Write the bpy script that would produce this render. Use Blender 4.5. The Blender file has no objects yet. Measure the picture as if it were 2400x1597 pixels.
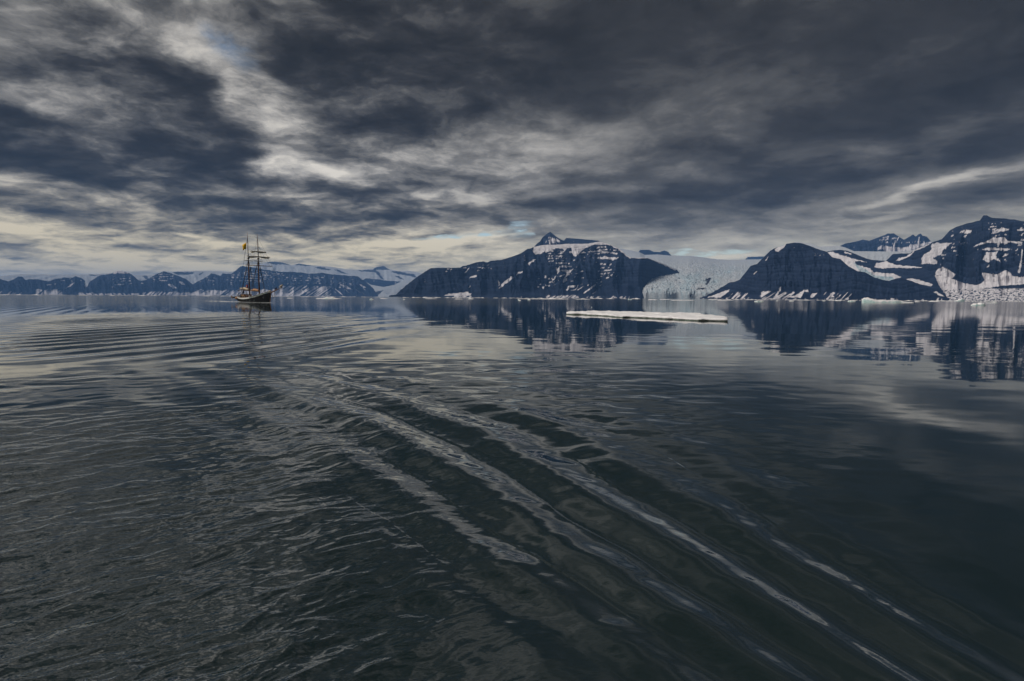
import bpy, math, random
import numpy as np

# ------------------------------------------------------------------ camera, world, sun, exposure
scene = bpy.context.scene
col = scene.collection
CAM_H = 2.6                      # eye height over the water
FOC = 1200.0                     # focal length in pixels of a 2400 px wide picture
PITCH = math.radians(4.835)
ROLL = 0.0060
EXPO = 0.90
Fw = np.array([0, math.cos(PITCH), -math.sin(PITCH)])
_U = np.array([0, math.sin(PITCH), math.cos(PITCH)])
RT = math.cos(ROLL) * np.array([1., 0, 0]) + math.sin(ROLL) * _U
UP = -math.sin(ROLL) * np.array([1., 0, 0]) + math.cos(ROLL) * _U

cam_d = bpy.data.cameras.new('camera')
cam_d.sensor_width = 36.0
cam_d.lens = 36.0 * FOC / 2400.0
cam_d.clip_start = 0.1
cam_d.clip_end = 90000.0
cam = bpy.data.objects.new('camera', cam_d)
col.objects.link(cam)
from mathutils import Matrix, Vector
B = -Fw
cam.matrix_world = Matrix(((RT[0], UP[0], B[0], 0), (RT[1], UP[1], B[1], 0), (RT[2], UP[2], B[2], CAM_H), (0, 0, 0, 1)))
scene.camera = cam


def ray(x, y):
    return Fw + RT * (x - 1200.0) / FOC + UP * (798.5 - y) / FOC


def ground(x, y, z=0.0):
    d = ray(x, y)
    t = (z - CAM_H) / d[2]
    return d[0] * t, d[1] * t


def at_depth(x, y, depth):
    d = ray(x, y)
    return d[0] * depth, d[1] * depth, CAM_H + d[2] * depth


def az_el(x, y):
    d = ray(x, y)
    return math.atan2(d[0], d[1]), math.atan2(d[2], math.hypot(d[0], d[1]))


def to_px(X, Y, Z):
    dz = Z - CAM_H
    dep = X * Fw[0] + Y * Fw[1] + dz * Fw[2]
    return (1200 + FOC * (X * RT[0] + Y * RT[1] + dz * RT[2]) / dep,
            798.5 - FOC * (X * UP[0] + Y * UP[1] + dz * UP[2]) / dep)


SUN_EL, SUN_AZ = math.radians(46), math.radians(-104)      # azimuth from +Y towards +X: high behind the left shoulder
sun_d = bpy.data.lights.new('sun', 'SUN')
sun_d.energy = 1.5
sun_d.angle = math.radians(24)
sun_d.color = (1.0, 0.93, 0.86)
sun = bpy.data.objects.new('sun', sun_d)
col.objects.link(sun)
sv = Vector((math.sin(SUN_AZ) * math.cos(SUN_EL), math.cos(SUN_AZ) * math.cos(SUN_EL), math.sin(SUN_EL)))
sun.rotation_euler = (-sv).to_track_quat('-Z', 'Y').to_euler()
sun.location = (0, 0, 300)

vs = scene.view_settings
vs.view_transform = 'Standard'
vs.look = 'None'
vs.exposure = EXPO
vs.gamma = 1.0
vs.use_curve_mapping = False

cy = scene.cycles
cy.max_bounces = 6
cy.diffuse_bounces = 2
cy.glossy_bounces = 3
cy.transmission_bounces = 2
cy.volume_bounces = 1
cy.transparent_max_bounces = 6
cy.caustics_reflective = False
cy.caustics_refractive = False
cy.sample_clamp_indirect = 4.0
cy.use_denoising = True
cy.denoiser = 'OPENIMAGEDENOISE'
cy.denoising_input_passes = 'RGB_ALBEDO_NORMAL'


class NT:
    """short hand for building node trees"""
    def __init__(self, tree):
        self.t = tree
        self.n = tree.nodes
        self.l = tree.links

    def new(self, typ, **kw):
        nd = self.n.new(typ)
        for k, v in kw.items():
            setattr(nd, k, v)
        return nd

    def put(self, sock, v):
        if isinstance(v, bpy.types.NodeSocket):
            self.l.new(v, sock)
        else:
            sock.default_value = v

    def m(self, op, a, b=0.0, c=0.0, clamp=False):
        nd = self.new('ShaderNodeMath', operation=op, use_clamp=clamp)
        self.put(nd.inputs[0], a)
        self.put(nd.inputs[1], b)
        self.put(nd.inputs[2], c)
        return nd.outputs[0]

    def vm(self, op, a, b=(0, 0, 0), out=0):
        nd = self.new('ShaderNodeVectorMath', operation=op)
        self.put(nd.inputs[0], a)
        if op == 'SCALE':
            self.put(nd.inputs[3], b)
        else:
            self.put(nd.inputs[1], b)
        return nd.outputs[out]

    def xyz(self, x, y, z=0.0):
        nd = self.new('ShaderNodeCombineXYZ')
        self.put(nd.inputs[0], x); self.put(nd.inputs[1], y); self.put(nd.inputs[2], z)
        return nd.outputs[0]

    def noise(self, vec, scale, detail=4.0, rough=0.5, out=0, lac=2.0, dist=0.0):
        nd = self.new('ShaderNodeTexNoise')
        self.put(nd.inputs['Vector'], vec)
        nd.inputs['Scale'].default_value = scale
        nd.inputs['Detail'].default_value = detail
        nd.inputs['Roughness'].default_value = rough
        nd.inputs['Lacunarity'].default_value = lac
        nd.inputs['Distortion'].default_value = dist
        return nd.outputs[out]

    def rng(self, v, a, b, c=0.0, d=1.0, smooth=True):
        nd = self.new('ShaderNodeMapRange', interpolation_type='SMOOTHSTEP' if smooth else 'LINEAR')
        self.put(nd.inputs[0], v)
        for i, q in enumerate((a, b, c, d)):
            self.put(nd.inputs[i + 1], q)
        return nd.outputs[0]

    def ramp(self, v, stops):
        nd = self.new('ShaderNodeValToRGB')
        self.put(nd.inputs[0], v)
        e = nd.color_ramp.elements
        while len(e) < len(stops):
            e.new(0.5)
        for el, (p, c) in zip(e, stops):
            el.position = p
            el.color = (*c, 1) if len(c) == 3 else c
        return nd.outputs[0]

    def mix(self, f, a, b):
        nd = self.new('ShaderNodeMix', data_type='RGBA')
        self.put(nd.inputs[0], f)
        self.put(nd.inputs[6], (*a, 1) if isinstance(a, tuple) else a)
        self.put(nd.inputs[7], (*b, 1) if isinstance(b, tuple) else b)
        return nd.outputs[2]


# ------------------------------------------------------------------ sky: clear Nishita sky behind a broken stratocumulus deck
world = bpy.data.worlds.new('World')
scene.world = world
world.use_nodes = True
wt = NT(world.node_tree)
wt.n.clear()
sky = wt.new('ShaderNodeTexSky', sky_type='NISHITA', sun_disc=False)
sky.sun_elevation = SUN_EL
sky.sun_rotation = SUN_AZ
sky.air_density = 1.2
sky.dust_density = 1.0
bg_clear = wt.new('ShaderNodeBackground')
wt.put(bg_clear.inputs[0], sky.outputs[0])
bg_clear.inputs[1].default_value = 0.075

tc = wt.new('ShaderNodeTexCoord')
sep = wt.new('ShaderNodeSeparateXYZ')
wt.l.new(tc.outputs['Generated'], sep.inputs[0])
dx, dy, dz0 = sep.outputs
dz = wt.m('ABSOLUTE', dz0)
# cloud deck plane, softened towards the horizon by the earth's curve
den = wt.m('ADD', dz, 0.16)
cpl = wt.xyz(wt.m('DIVIDE', dx, den), wt.m('DIVIDE', dy, den))
wn = wt.noise(cpl, 1.7, 6.0, 0.58, out=1)
cplw = wt.vm('ADD', cpl, wt.vm('SCALE', wt.vm('SUBTRACT', wn, (0.5, 0.5, 0.5)), 0.38))
rot = wt.new('ShaderNodeMapping')
wt.put(rot.inputs[0], cplw)
rot.inputs['Rotation'].default_value = (0, 0, math.radians(24))
rot.inputs['Scale'].default_value = (0.80, 1.0, 1.0)
n_big = wt.noise(rot.outputs[0], 1.0, 3.0, 0.5)
n_mid = wt.noise(rot.outputs[0], 3.3, 10.0, 0.61)
n_puf = wt.noise(cplw, 6.0, 6.0, 0.55)
# large forms of the deck by bearing and height, their edges torn by noise
az = wt.m('ARCTAN2', dx, dy)
el = wt.m('ARCSINE', wt.m('MINIMUM', dz, 1.0))
wn2 = wt.noise(wt.xyz(wt.m('MULTIPLY', az, 1.0), wt.m('MULTIPLY', el, 2.2), 0.0), 3.2, 6.0, 0.6, out=1)
ae = wt.vm('ADD', wt.xyz(az, el, 0.0), wt.vm('MULTIPLY', wt.vm('SUBTRACT', wn2, (0.5, 0.5, 0.5)), (0.34, 0.17, 0.0)))
wn3 = wt.noise(wt.xyz(wt.m('MULTIPLY', az, 1.0), wt.m('MULTIPLY', el, 4.5), 0.0), 5.0, 5.0, 0.6, out=1)
ae_s = wt.vm('ADD', wt.xyz(az, el, 0.0), wt.vm('MULTIPLY', wt.vm('SUBTRACT', wn3, (0.5, 0.5, 0.5)), (0.22, 0.050, 0.0)))


def blob(x, y, sx, sy, rotdeg, amp, soft=1.0, vec=None):
    a, e = az_el(x, y)
    mp = wt.new('ShaderNodeMapping', vector_type='TEXTURE')
    wt.put(mp.inputs[0], vec or ae)
    mp.inputs['Location'].default_value = (a, e, 0)
    mp.inputs['Rotation'].default_value = (0, 0, math.radians(rotdeg))
    mp.inputs['Scale'].default_value = (sx / 1200., sy / 1200., 1)
    r = wt.vm('LENGTH', wt.vm('MULTIPLY', mp.outputs[0], (1, 1, 0)), out=1)
    return wt.rng(r, 0.0, 1.6 * soft, amp, 0.0)


calmsky = wt.rng(az, -0.30, 0.25, 1.20, 0.42)
t = wt.m("MULTIPLY_ADD", wt.m("SUBTRACT", n_big, 0.5), 0.6, 0.44)
t = wt.m('ADD', t, wt.m('MULTIPLY', wt.m('MULTIPLY', wt.m('SUBTRACT', n_mid, 0.5), 2.0), calmsky))
t = wt.m('ADD', t, wt.m('MULTIPLY', wt.m('MULTIPLY', wt.m('SUBTRACT', n_puf, 0.5), 0.6), calmsky))
# paler rim of the deck low over the fjord
t = wt.m('ADD', t, wt.m('MULTIPLY', wt.rng(el, 0.02, 0.25, 1.0, 0.0), wt.rng(az, -0.45, 0.35, 0.56, 0.46)))
BLOBS = [
    # bright breaks upper left
    (40, 90, 220, 90, -20, 0.16), (60, 215, 170, 30, -12, 0.34), (480, 130, 100, 40, -35, 0.24), (600, 50, 200, 90, -25, 0.12), (650, 240, 90, 60, -60, 0.30), (330, 130, 120, 20, -20, 0.2), (520, 200, 50, 20, 30, 0.25),
    (600, 300, 100, 40, -20, 0.26),
    # heavy dark bank left
    (180, 430, 420, 100, -4, -0.40), (420, 205, 150, 50, -12, -0.40), (240, 50, 130, 36, -30, -0.34), (470, 330, 180, 60, 0, -0.22),
    (700, 520, 330, 26, 2, -0.26), (60, 275, 150, 30, -10, -0.20),
    # torn pale streaks left of centre
    (690, 415, 100, 26, 0, 0.46), (620, 385, 70, 20, 15, 0.26), (930, 420, 140, 60, 10, 0.10),
    # wide dark lid on the right and overhead
    (1020, 120, 300, 150, 0, -0.22), (2050, 170, 760, 250, 8, -0.20), (2350, 60, 360, 200, 0, -0.14), (1500, 80, 300, 120, 0, -0.10),
    (1750, 170, 180, 70, 20, 0.16),
    # grey-lit belly centre right
    (1380, 320, 240, 60, 8, 0.22), (1250, 370, 330, 50, 4, 0.14), (2250, 330, 240, 60, 12, 0.12),
]
SBLOBS = [
    # lens of dark cloud on the right, with a pale slit below it
    (1480, 465, 260, 20, 3, -0.26), (1950, 425, 380, 24, 6, -0.28), (2340, 455, 120, 18, 10, -0.16), (1700, 520, 600, 24, 2, -0.10),
    (2210, 437, 150, 8, 9, 0.36), (2080, 505, 90, 8, 10, 0.20),
    # pale yellow streaks low on the left
    (40, 535, 190, 20, -4, 0.40), (180, 600, 500, 36, 0, 0.10), (560, 572, 90, 14, 6, 0.46), (330, 625, 260, 10, 0, 0.14), (300, 575, 200, 7, 2, -0.2),
    (1010, 566, 130, 12, 2, 0.50), (960, 587, 110, 7, 2, 0.30), (1190, 550, 60, 7, 10, 0.34),
    (1730, 600, 60, 12, 0, 0.26), (1250, 600, 260, 16, 0, 0.06), (930, 525, 60, 14, 4, -0.3), (1100, 500, 260, 16, 4, -0.14),
]
for b in BLOBS:
    t = wt.m('ADD', t, blob(*b))
for b in SBLOBS:
    t = wt.m('ADD', t, blob(*b, vec=ae_s))
t = wt.m('ADD', t, wt.rng(el, 0.22, 0.75, 0.0, -0.22))
t = wt.m('MULTIPLY_ADD', wt.m('SUBTRACT', t, 0.42), 1.10, 0.43)
t = wt.m('MAXIMUM', wt.m('MINIMUM', t, 1.2), -0.35)
k = 0.595
cloud = wt.ramp(wt.m('DIVIDE', wt.m('ADD', t, 0.35), 1.55), [((p + 0.35) / 1.55, tuple(q * k * f for q, f in zip(c, (1.02, 1.0, 0.97)))) for p, c in (
    (-0.35, (0.012, 0.012, 0.012)), (0.0, (0.023, 0.023, 0.023)), (0.18, (0.037, 0.037, 0.038)), (0.38, (0.080, 0.080, 0.080)),
    (0.60, (0.185, 0.182, 0.178)), (0.85, (0.390, 0.380, 0.362)), (1.2, (0.68, 0.65, 0.60)))])
warm = wt.rng(el, 0.04, 0.22, 1.0, 0.0)
tint = wt.new('ShaderNodeMix', data_type='RGBA', blend_type='MULTIPLY')
wt.put(tint.inputs[0], warm)
wt.put(tint.inputs[6], cloud)
wt.put(tint.inputs[7], wt.mix(wt.rng(az, -0.35, 0.25, 0.0, 1.0), (1.10, 1.0, 0.72), (1.04, 1.0, 0.84)))
bg_cloud = wt.new('ShaderNodeBackground')
wt.put(bg_cloud.inputs[0], tint.outputs[2])
bg_cloud.inputs[1].default_value = 1.0
# holes in the deck where the clear sky shows
hole = wt.m('MAXIMUM', blob(1190, 535, 75, 13, 6, 1.0, vec=ae_s), blob(1110, 553, 120, 10, 3, 1.0, vec=ae_s))
hole = wt.m('MAXIMUM', hole, blob(1225, 552, 42, 11, 15, 1.0, vec=ae_s))
hole = wt.m('MAXIMUM', hole, blob(1640, 588, 150, 9, 0, 0.8, vec=ae_s))
hole = wt.m('MAXIMUM', hole, blob(560, 95, 120, 60, -30, 0.45))
hole = wt.m('MULTIPLY', wt.rng(hole, 0.25, 0.75, 0.0, 1.0), wt.rng(n_puf, 0.40, 0.58, 1.0, 0.15))
mixs = wt.new('ShaderNodeMixShader')
wt.put(mixs.inputs[0], hole)
wt.l.new(bg_cloud.outputs[0], mixs.inputs[1])
wt.l.new(bg_clear.outputs[0], mixs.inputs[2])
wo = wt.new('ShaderNodeOutputWorld')
wt.l.new(mixs.outputs[0], wo.inputs[0])
world.cycles.sampling_method = 'MANUAL'
world.cycles.sample_map_resolution = 1024


# ------------------------------------------------------------------ helpers
def _hash(ix, iy, seed):
    n = (ix.astype(np.int64) * 374761393 + iy.astype(np.int64) * 668265263 + seed * 974634777) & 0x7fffffff
    n = ((n ^ (n >> 13)) * 1274126177) & 0x7fffffff
    n = ((n ^ (n >> 15)) * 668265263) & 0x7fffffff
    return (n ^ (n >> 16)) / float(0x7fffffff)


def perlin(x, y, seed=0):
    x = np.asarray(x, dtype=np.float64); y = np.asarray(y, dtype=np.float64)
    x, y = np.broadcast_arrays(x, y)
    x = x + 512.37 + seed * 7.13; y = y + 731.71 + seed * 3.77
    ix = np.floor(x); iy = np.floor(y)
    fx = x - ix; fy = y - iy
    u = fx * fx * fx * (fx * (fx * 6 - 15) + 10)
    v = fy * fy * fy * (fy * (fy * 6 - 15) + 10)

    def g(a, b):
        th = _hash(ix + a, iy + b, seed) * 6.2831853
        return np.cos(th) * (fx - a) + np.sin(th) * (fy - b)
    return 1.5 * ((g(0, 0) * (1 - u) + g(1, 0) * u) * (1 - v) + (g(0, 1) * (1 - u) + g(1, 1) * u) * v)


def fbm(x, y, octaves=4, seed=0, gain=0.5):
    s = 0; a = 1.0; f = 1.0; tot = 0
    for i in range(octaves):
        s = s + a * perlin(x * f + 13.1 * i, y * f - 7.7 * i, seed + i * 17)
        tot += a; a *= gain; f *= 2.03
    return s / tot


def sstep(a, b, x):
    q = np.clip((x - a) / (b - a), 0, 1)
    return q * q * (3 - 2 * q)


def mat(name):
    m = bpy.data.materials.new(name)
    m.use_nodes = True
    nt = NT(m.node_tree)
    bsdf = m.node_tree.nodes['Principled BSDF']
    return m, nt, bsdf


def simple_mat(name, c, rough=0.7, var=0.25, scale=3.0, metallic=0.0):
    m, nt, b = mat(name)
    o = nt.new('ShaderNodeTexCoord').outputs['Object']
    n = nt.noise(o, scale, 5.0, 0.6)
    f = nt.rng(n, 0.3, 0.7)
    nt.put(b.inputs['Base Color'], nt.mix(f, tuple(q * (1 - var) for q in c), tuple(min(1, q * (1 + var)) for q in c)))
    b.inputs['Roughness'].default_value = rough
    b.inputs['Metallic'].default_value = metallic
    return m


def tag(o, label=None, cat=None, group=None, kind=None):
    if label: o['label'] = label
    if cat: o['category'] = cat
    if group: o['group'] = group
    if kind: o['kind'] = kind
    return o


def grid_mesh(name, X, Y, Z, material, attrs=None, wrap=False, smooth=True):
    """mesh from 2-D arrays of points (rows, cols)"""
    r, c = X.shape
    co = np.stack([X, Y, Z], -1).reshape(-1, 3).astype(np.float32)
    idx = np.arange(r * c, dtype=np.int32).reshape(r, c)
    if wrap:
        idx = np.concatenate([idx, idx[:, :1]], 1)
    q = np.stack([idx[:-1, :-1], idx[:-1, 1:], idx[1:, 1:], idx[1:, :-1]], -1).reshape(-1, 4)
    me = bpy.data.meshes.new(name)
    me.vertices.add(len(co))
    me.vertices.foreach_set('co', co.ravel())
    me.loops.add(q.size)
    me.loops.foreach_set('vertex_index', q.ravel())
    me.polygons.add(len(q))
    me.polygons.foreach_set('loop_start', np.arange(0, q.size, 4, dtype=np.int32))
    me.polygons.foreach_set('loop_total', np.full(len(q), 4, dtype=np.int32))
    me.polygons.foreach_set('use_smooth', np.full(len(q), smooth, dtype=bool))
    for k_, v_ in (attrs or {}).items():
        a = me.attributes.new(k_, 'FLOAT', 'POINT')
        a.data.foreach_set('value', v_.reshape(-1).astype(np.float32))
    me.update()
    me.validate()
    me.materials.append(material)
    o = bpy.data.objects.new(name, me)
    col.objects.link(o)
    return o


def in_poly(px, py, poly):
    poly = np.asarray(poly, float)
    res = np.zeros(px.shape, bool)
    bb = (px >= poly[:, 0].min()) & (px <= poly[:, 0].max()) & (py >= poly[:, 1].min()) & (py <= poly[:, 1].max())
    if not bb.any():
        return res
    x = px[bb]; y = py[bb]
    ins = np.zeros(x.shape, bool)
    n = len(poly)
    for i in range(n):
        x0, y0 = poly[i]; x1, y1 = poly[(i + 1) % n]
        if y0 == y1:
            continue
        cnd = (y0 > y) != (y1 > y)
        ins ^= cnd & (x < (x1 - x0) * (y - y0) / (y1 - y0) + x0)
    res[bb] = ins
    return res


# ------------------------------------------------------------------ materials of the land
def land_material(name, rock_a, rock_b, scale, snow_a=(0.54, 0.52, 0.54), snow_b=(0.70, 0.68, 0.69)):
    m, nt, b = mat(name)
    at = nt.new('ShaderNodeAttribute', attribute_name='snow').outputs['Fac']
    ice = nt.new('ShaderNodeAttribute', attribute_name='ice').outputs['Fac']
    o = nt.new('ShaderNodeTexCoord').outputs['Object']
    mp = nt.new('ShaderNodeMapping')
    nt.put(mp.inputs[0], o)
    mp.inputs['Scale'].default_value = (1, 1, 3.5)
    n1 = nt.noise(mp.outputs[0], scale, 8.0, 0.65)
    n2 = nt.noise(o, scale * 6, 6.0, 0.6)
    bnd = nt.new('ShaderNodeAttribute', attribute_name='band').outputs['Fac']
    rock = nt.mix(nt.rng(nt.m('ADD', nt.m('MULTIPLY', n1, 0.9), nt.m('MULTIPLY', bnd, 0.5)), 0.35, 1.0), rock_a, rock_b)
    snow = nt.mix(nt.rng(n2, 0.3, 0.7), snow_a, snow_b)
    blue = nt.mix(nt.rng(n2, 0.35, 0.65), (0.26, 0.36, 0.40), (0.44, 0.50, 0.53))
    snow = nt.mix(ice, snow, blue)
    f = nt.rng(nt.m('ADD', at, nt.m('MULTIPLY', nt.m('SUBTRACT', n2, 0.5), 1.2)), 0.28, 0.74)
    nt.put(b.inputs['Base Color'], nt.mix(f, rock, snow))
    b.inputs['Roughness'].default_value = 0.9
    b.inputs['Specular IOR Level'].default_value = 0.15
    bp = nt.new('ShaderNodeBump')
    bp.inputs['Strength'].default_value = 0.5
    bp.inputs['Distance'].default_value = 6.0
    nt.put(bp.inputs['Height'], n1)
    nt.put(b.inputs['Normal'], bp.outputs[0])
    return m


M_ROCK = land_material('basalt_and_snow', (0.004, 0.009, 0.022), (0.020, 0.031, 0.060), 0.006)
M_ICE = land_material('glacier_ice', (0.025, 0.025, 0.03), (0.05, 0.05, 0.05), 0.012, (0.36, 0.39, 0.41), (0.54, 0.56, 0.57))


# ------------------------------------------------------------------ mountains
def poly_interp(xs, pts):
    p = np.asarray(pts, float)
    return np.interp(xs, p[:, 0], p[:, 1])


def mountain(name, sil, base, cols, rows, seed, depth=1.25, steps=20, terrace=0.85, gully=0.16, gfreq=0.02,
             talus=0.2, patches=(), fans=(), snow_polys=(), rock_polys=(), rough_sil=0.7, cap=None, back=0.9,
             ice_polys=(), material=None, warp_px=1.6, speckle=()):
    """a range of hills: sil = skyline as (bearing, height) points, base = distance of the foot, depth = run over rise"""
    xs = np.linspace(sil[0][0], sil[-1][0], cols)
    ys = poly_interp(xs, sil)
    ys = ys + rough_sil * (fbm(xs * 0.09, xs * 0 + seed, 4, seed) * 2.2)
    bs = poly_interp(xs, base) if isinstance(base, (list, tuple)) else np.full_like(xs, base)
    d = Fw[None] + RT[None] * ((xs - 1200) / FOC)[:, None] + UP[None] * ((798.5 - ys) / FOC)[:, None]
    hor = np.hypot(d[:, 0], d[:, 1])
    te = np.maximum(d[:, 2] / hor, 0.0005)
    ux, uy = d[:, 0] / hor, d[:, 1] / hor
    R = (bs + CAM_H * depth) / (1 - depth * te)
    H = CAM_H + R * te
    nb = max(10, rows // 6)
    s = np.concatenate([np.linspace(0, 1, rows), 1 + np.linspace(0, 1, nb + 1)[1:]])[:, None]
    sf = np.minimum(s, 1)
    # smooth profile: scree foot, then wall
    z = np.where(sf < 0.36, talus * (sf / 0.36) ** 1.25, talus + (1 - talus) * ((sf - 0.36) / 0.64) ** 0.92)
    if cap is not None:                       # gently sloping cap above the wall
        k0, z0 = cap
        z = np.where(sf < k0, z / np.interp(k0, s[:rows, 0], z[:rows, 0]) * z0, z0 + (1 - z0) * (sf - k0) / (1 - k0))
    Z = z * H[None]
    hmax = H.max()
    hs = hmax / steps
    xx = xs[None] + 0 * s
    gn = 1 - np.abs(fbm(xx * gfreq + 0.25 * Z / hmax, Z / hmax * 0.9 + seed, 4, seed + 3)) * 2.6   # ridged
    qz = Z / hs + 1.6 * perlin(xx * 0.010, Z / hmax * 2.5, seed + 9) + 0.30 * fbm(xx * 0.06, Z / hs * 0.5, 3, seed + 10)
    fr = qz - np.floor(qz)
    S = sstep(0.0, 0.62, fr)
    dzt = (S - fr) * hs
    tw = terrace * sstep(talus * 0.8, talus * 1.35, z) * sstep(1.0, 0.93, z)
    if cap is not None:
        tw = tw * sstep(cap[0] + 0.02, cap[0] - 0.05, sf)
    Zt = Z + dzt * tw
    bell = np.sin(np.pi * np.clip(sf, 0, 1)) ** 0.8
    run = (R - bs)[None]
    rr = bs[None] + run * sf - gully * run * gn * bell
    rr = rr + 0.03 * run * fbm(xx * 0.15, Z / hs, 3, seed + 21) * bell
    # rear side
    sb = np.maximum(s - 1, 0)
    rr = rr + sb * back * np.maximum(run, 120.0)
    Zt = np.where(s > 1, H[None] * (1 - 0.75 * sb ** 1.2) , Zt)
    Zt = np.where(s == 0, -6.0, Zt)
    X = ux[None] * rr; Y = uy[None] * rr
    px, py = to_px(X, Y, Zt)
    # snow cover
    wx = px + warp_px * perlin(px * 0.13, py * 0.16, seed + 31) + 0.6 * perlin(px * 0.45, py * 0.5, seed + 32)
    wy = py + warp_px * 0.8 * perlin(px * 0.13 + 50, py * 0.16, seed + 33) + 0.5 * perlin(px * 0.5 + 9, py * 0.6, seed + 34)
    dens = np.zeros_like(px)
    for (cx, cyy, sx, sy, am) in patches:
        dens = np.maximum(dens, am * np.exp(-((px - cx) / sx) ** 2 - ((py - cyy) / sy) ** 2))
    ledge = np.exp(-((fr - 0.27) / 0.13) ** 2) * np.clip(tw / max(terrace, 0.01), 0, 1)
    strat = np.floor(qz)
    n = 0.5 + 0.85 * fbm(px * 0.13 + py * 0.10 + strat * 3.7, strat * 5.3 + py * 0.08, 4, seed + 41, 0.75)
    gl = 0.5 + 0.6 * perlin(px * gfreq * 3, py * 0.012, seed + 43)
    dens = np.where(dens > 0.05, dens + (0.20 if name == 'middle_mountain' else 0.13), 0)
    snow = sstep(1.0 - dens, 1.12 - dens, n * 0.62 + gl * 0.38) * sstep(0.35, 0.7, ledge + 0.45 * fbm(px * .3 + py * .25, py * .6, 2, seed + 44))
    # streaks of old snow in the gullies of the scree
    for (x0, x1, y0, y1, slant, width, am) in fans:
        u = (px + slant * py) / width
        nn = 0.5 + 0.8 * fbm(u, py * 0.02 + x0, 3, seed + 51, 0.6)
        msk = sstep(x0, x0 + 8, px) * sstep(x1, x1 - 8, px) * sstep(y0, y0 + 6, py + 4 * perlin(px * 0.08, py * 0, seed + 52)) * sstep(y1 + 3, y1, py)
        snow = np.maximum(snow, sstep(1 - am, 1.1 - am, nn) * msk)
    for pl in snow_polys:
        snow = np.maximum(snow, in_poly(wx, wy, pl) * 1.0)
    for pl in rock_polys:
        snow = np.where(in_poly(wx, wy, pl), 0.0, snow)
    for (x0, x1, y0, y1) in speckle:                                   # boulder-strewn, half melted apron
        sp_n = fbm(px * 0.16 + py * 0.05, py * 0.42, 4, seed + 71, 0.65)
        inr = sstep(x0, x0 + 15, px) * (px < x1) * sstep(y0, y0 + 10, py) * (py < y1)
        snow = np.where(inr > 0, np.clip(snow + inr * (1.1 - snow), 0, 1) * (1 - inr * sstep(0.06, 0.20, sp_n + 0.10 * (py - y0) / (y1 - y0))), snow)
    ice = np.zeros_like(px)
    for pl in ice_polys:
        ice = np.maximum(ice, in_poly(wx, wy, pl) * 1.0)
    if cap is not None:
        snow = np.maximum(snow, sstep(cap[0] - 0.02, cap[0] + 0.02, sf + 0.05 * perlin(px * 0.05, py * 0, seed + 61)))
    snow = np.where(s > 1, np.maximum(snow, 0.75), snow)
    bnd = _hash(strat, strat * 0 + 5, seed) * 0.6 + 0.55 * np.exp(-((fr - 0.55) / 0.18) ** 2) * tw
    o = grid_mesh(name, X, Y, Zt, material or M_ROCK, {'snow': snow, 'ice': ice, 'band': bnd})
    return tag(o, kind='structure')


def zc(pts, ox, oy, sc):
    return [(ox + a / sc, oy + b / sc) for a, b in pts]


Z3 = lambda pts: zc(pts, 400, 580, 3.928)
Z2 = lambda pts: zc(pts, 0, 580, 4.714)
Z4 = lambda pts: zc(pts, 900, 520, 3.367)
Z5 = lambda pts: zc(pts, 1500, 520, 4.714)
Z6 = lambda pts: zc(pts, 1900, 480, 4.714)
ZM = lambda pts: zc(pts, 1230, 530, 8.96)
ZL = lambda pts: zc(pts, 920, 600, 7.366)

# --- far ice cap and ranges on the left
mountain('ice_cap', [(-260, 645)] + Z2([(0, 318), (220, 296), (600, 300), (980, 300), (1230, 285), (1480, 308), (1700, 300), (1900, 268)]) +
         Z3([(220, 216), (380, 220), (560, 226), (700, 190), (840, 152), (880, 136), (960, 130), (1050, 146), (1110, 166), (1180, 150), (1300, 166),
             (1420, 176), (1480, 180), (1600, 200), (1720, 210), (1860, 196), (1900, 180), (1960, 173), (2010, 200), (2100, 220), (2180, 214), (2320, 240)]) + [(1040, 655)],
         13500, 620, 60, 5, depth=2.2, steps=6, terrace=0.15, gully=0.05, rough_sil=0.25, talus=0.25,
         snow_polys=[[(-400, 560), (1200, 560), (1200, 720), (-400, 720)]], warp_px=1.2, material=M_ICE,
         rock_polys=[Z3([(880, 138), (960, 128), (1050, 142), (1120, 166), (1060, 158), (960, 160), (900, 148)]), Z3([(1130, 160), (1180, 150), (1310, 168), (1240, 172)]),
                     Z3([(1330, 182), (1390, 180), (1480, 210), (1440, 212), (1350, 196)]), Z3([(1500, 205), (1540, 205), (1640, 250), (1580, 240)]),
                     Z3([(1720, 212), (1860, 206), (1900, 178), (1960, 170), (2015, 205), (1960, 208), (1890, 205), (1970, 300), (1940, 290), (1880, 230), (1740, 222)]),
                     Z3([(2030, 222), (2110, 222), (2180, 240), (2240, 245), (2270, 285), (2200, 265), (2080, 245)]), Z3([(2060, 262), (2100, 265), (2160, 300), (2110, 290)]),
                     Z3([(10, 230), (60, 225), (220, 232), (200, 250), (70, 255)]), Z3([(255, 250), (290, 228), (300, 235), (265, 258)]),
                     Z2([(970, 300), (1010, 300), (1090, 314), (1000, 318)]), Z2([(1570, 318), (1620, 312), (1650, 360), (1600, 345)])])
mountain('far_ridge', [(820, 690)] + Z3([(1740, 330), (1790, 285), (1900, 295), (2000, 308), (2110, 315), (2150, 330), (2190, 360)]) + [(1000, 690)],
         12600, 220, 60, 8, depth=1.2, steps=8, patches=[(900, 655, 60, 20, 0.3)], talus=0.1)
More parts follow.
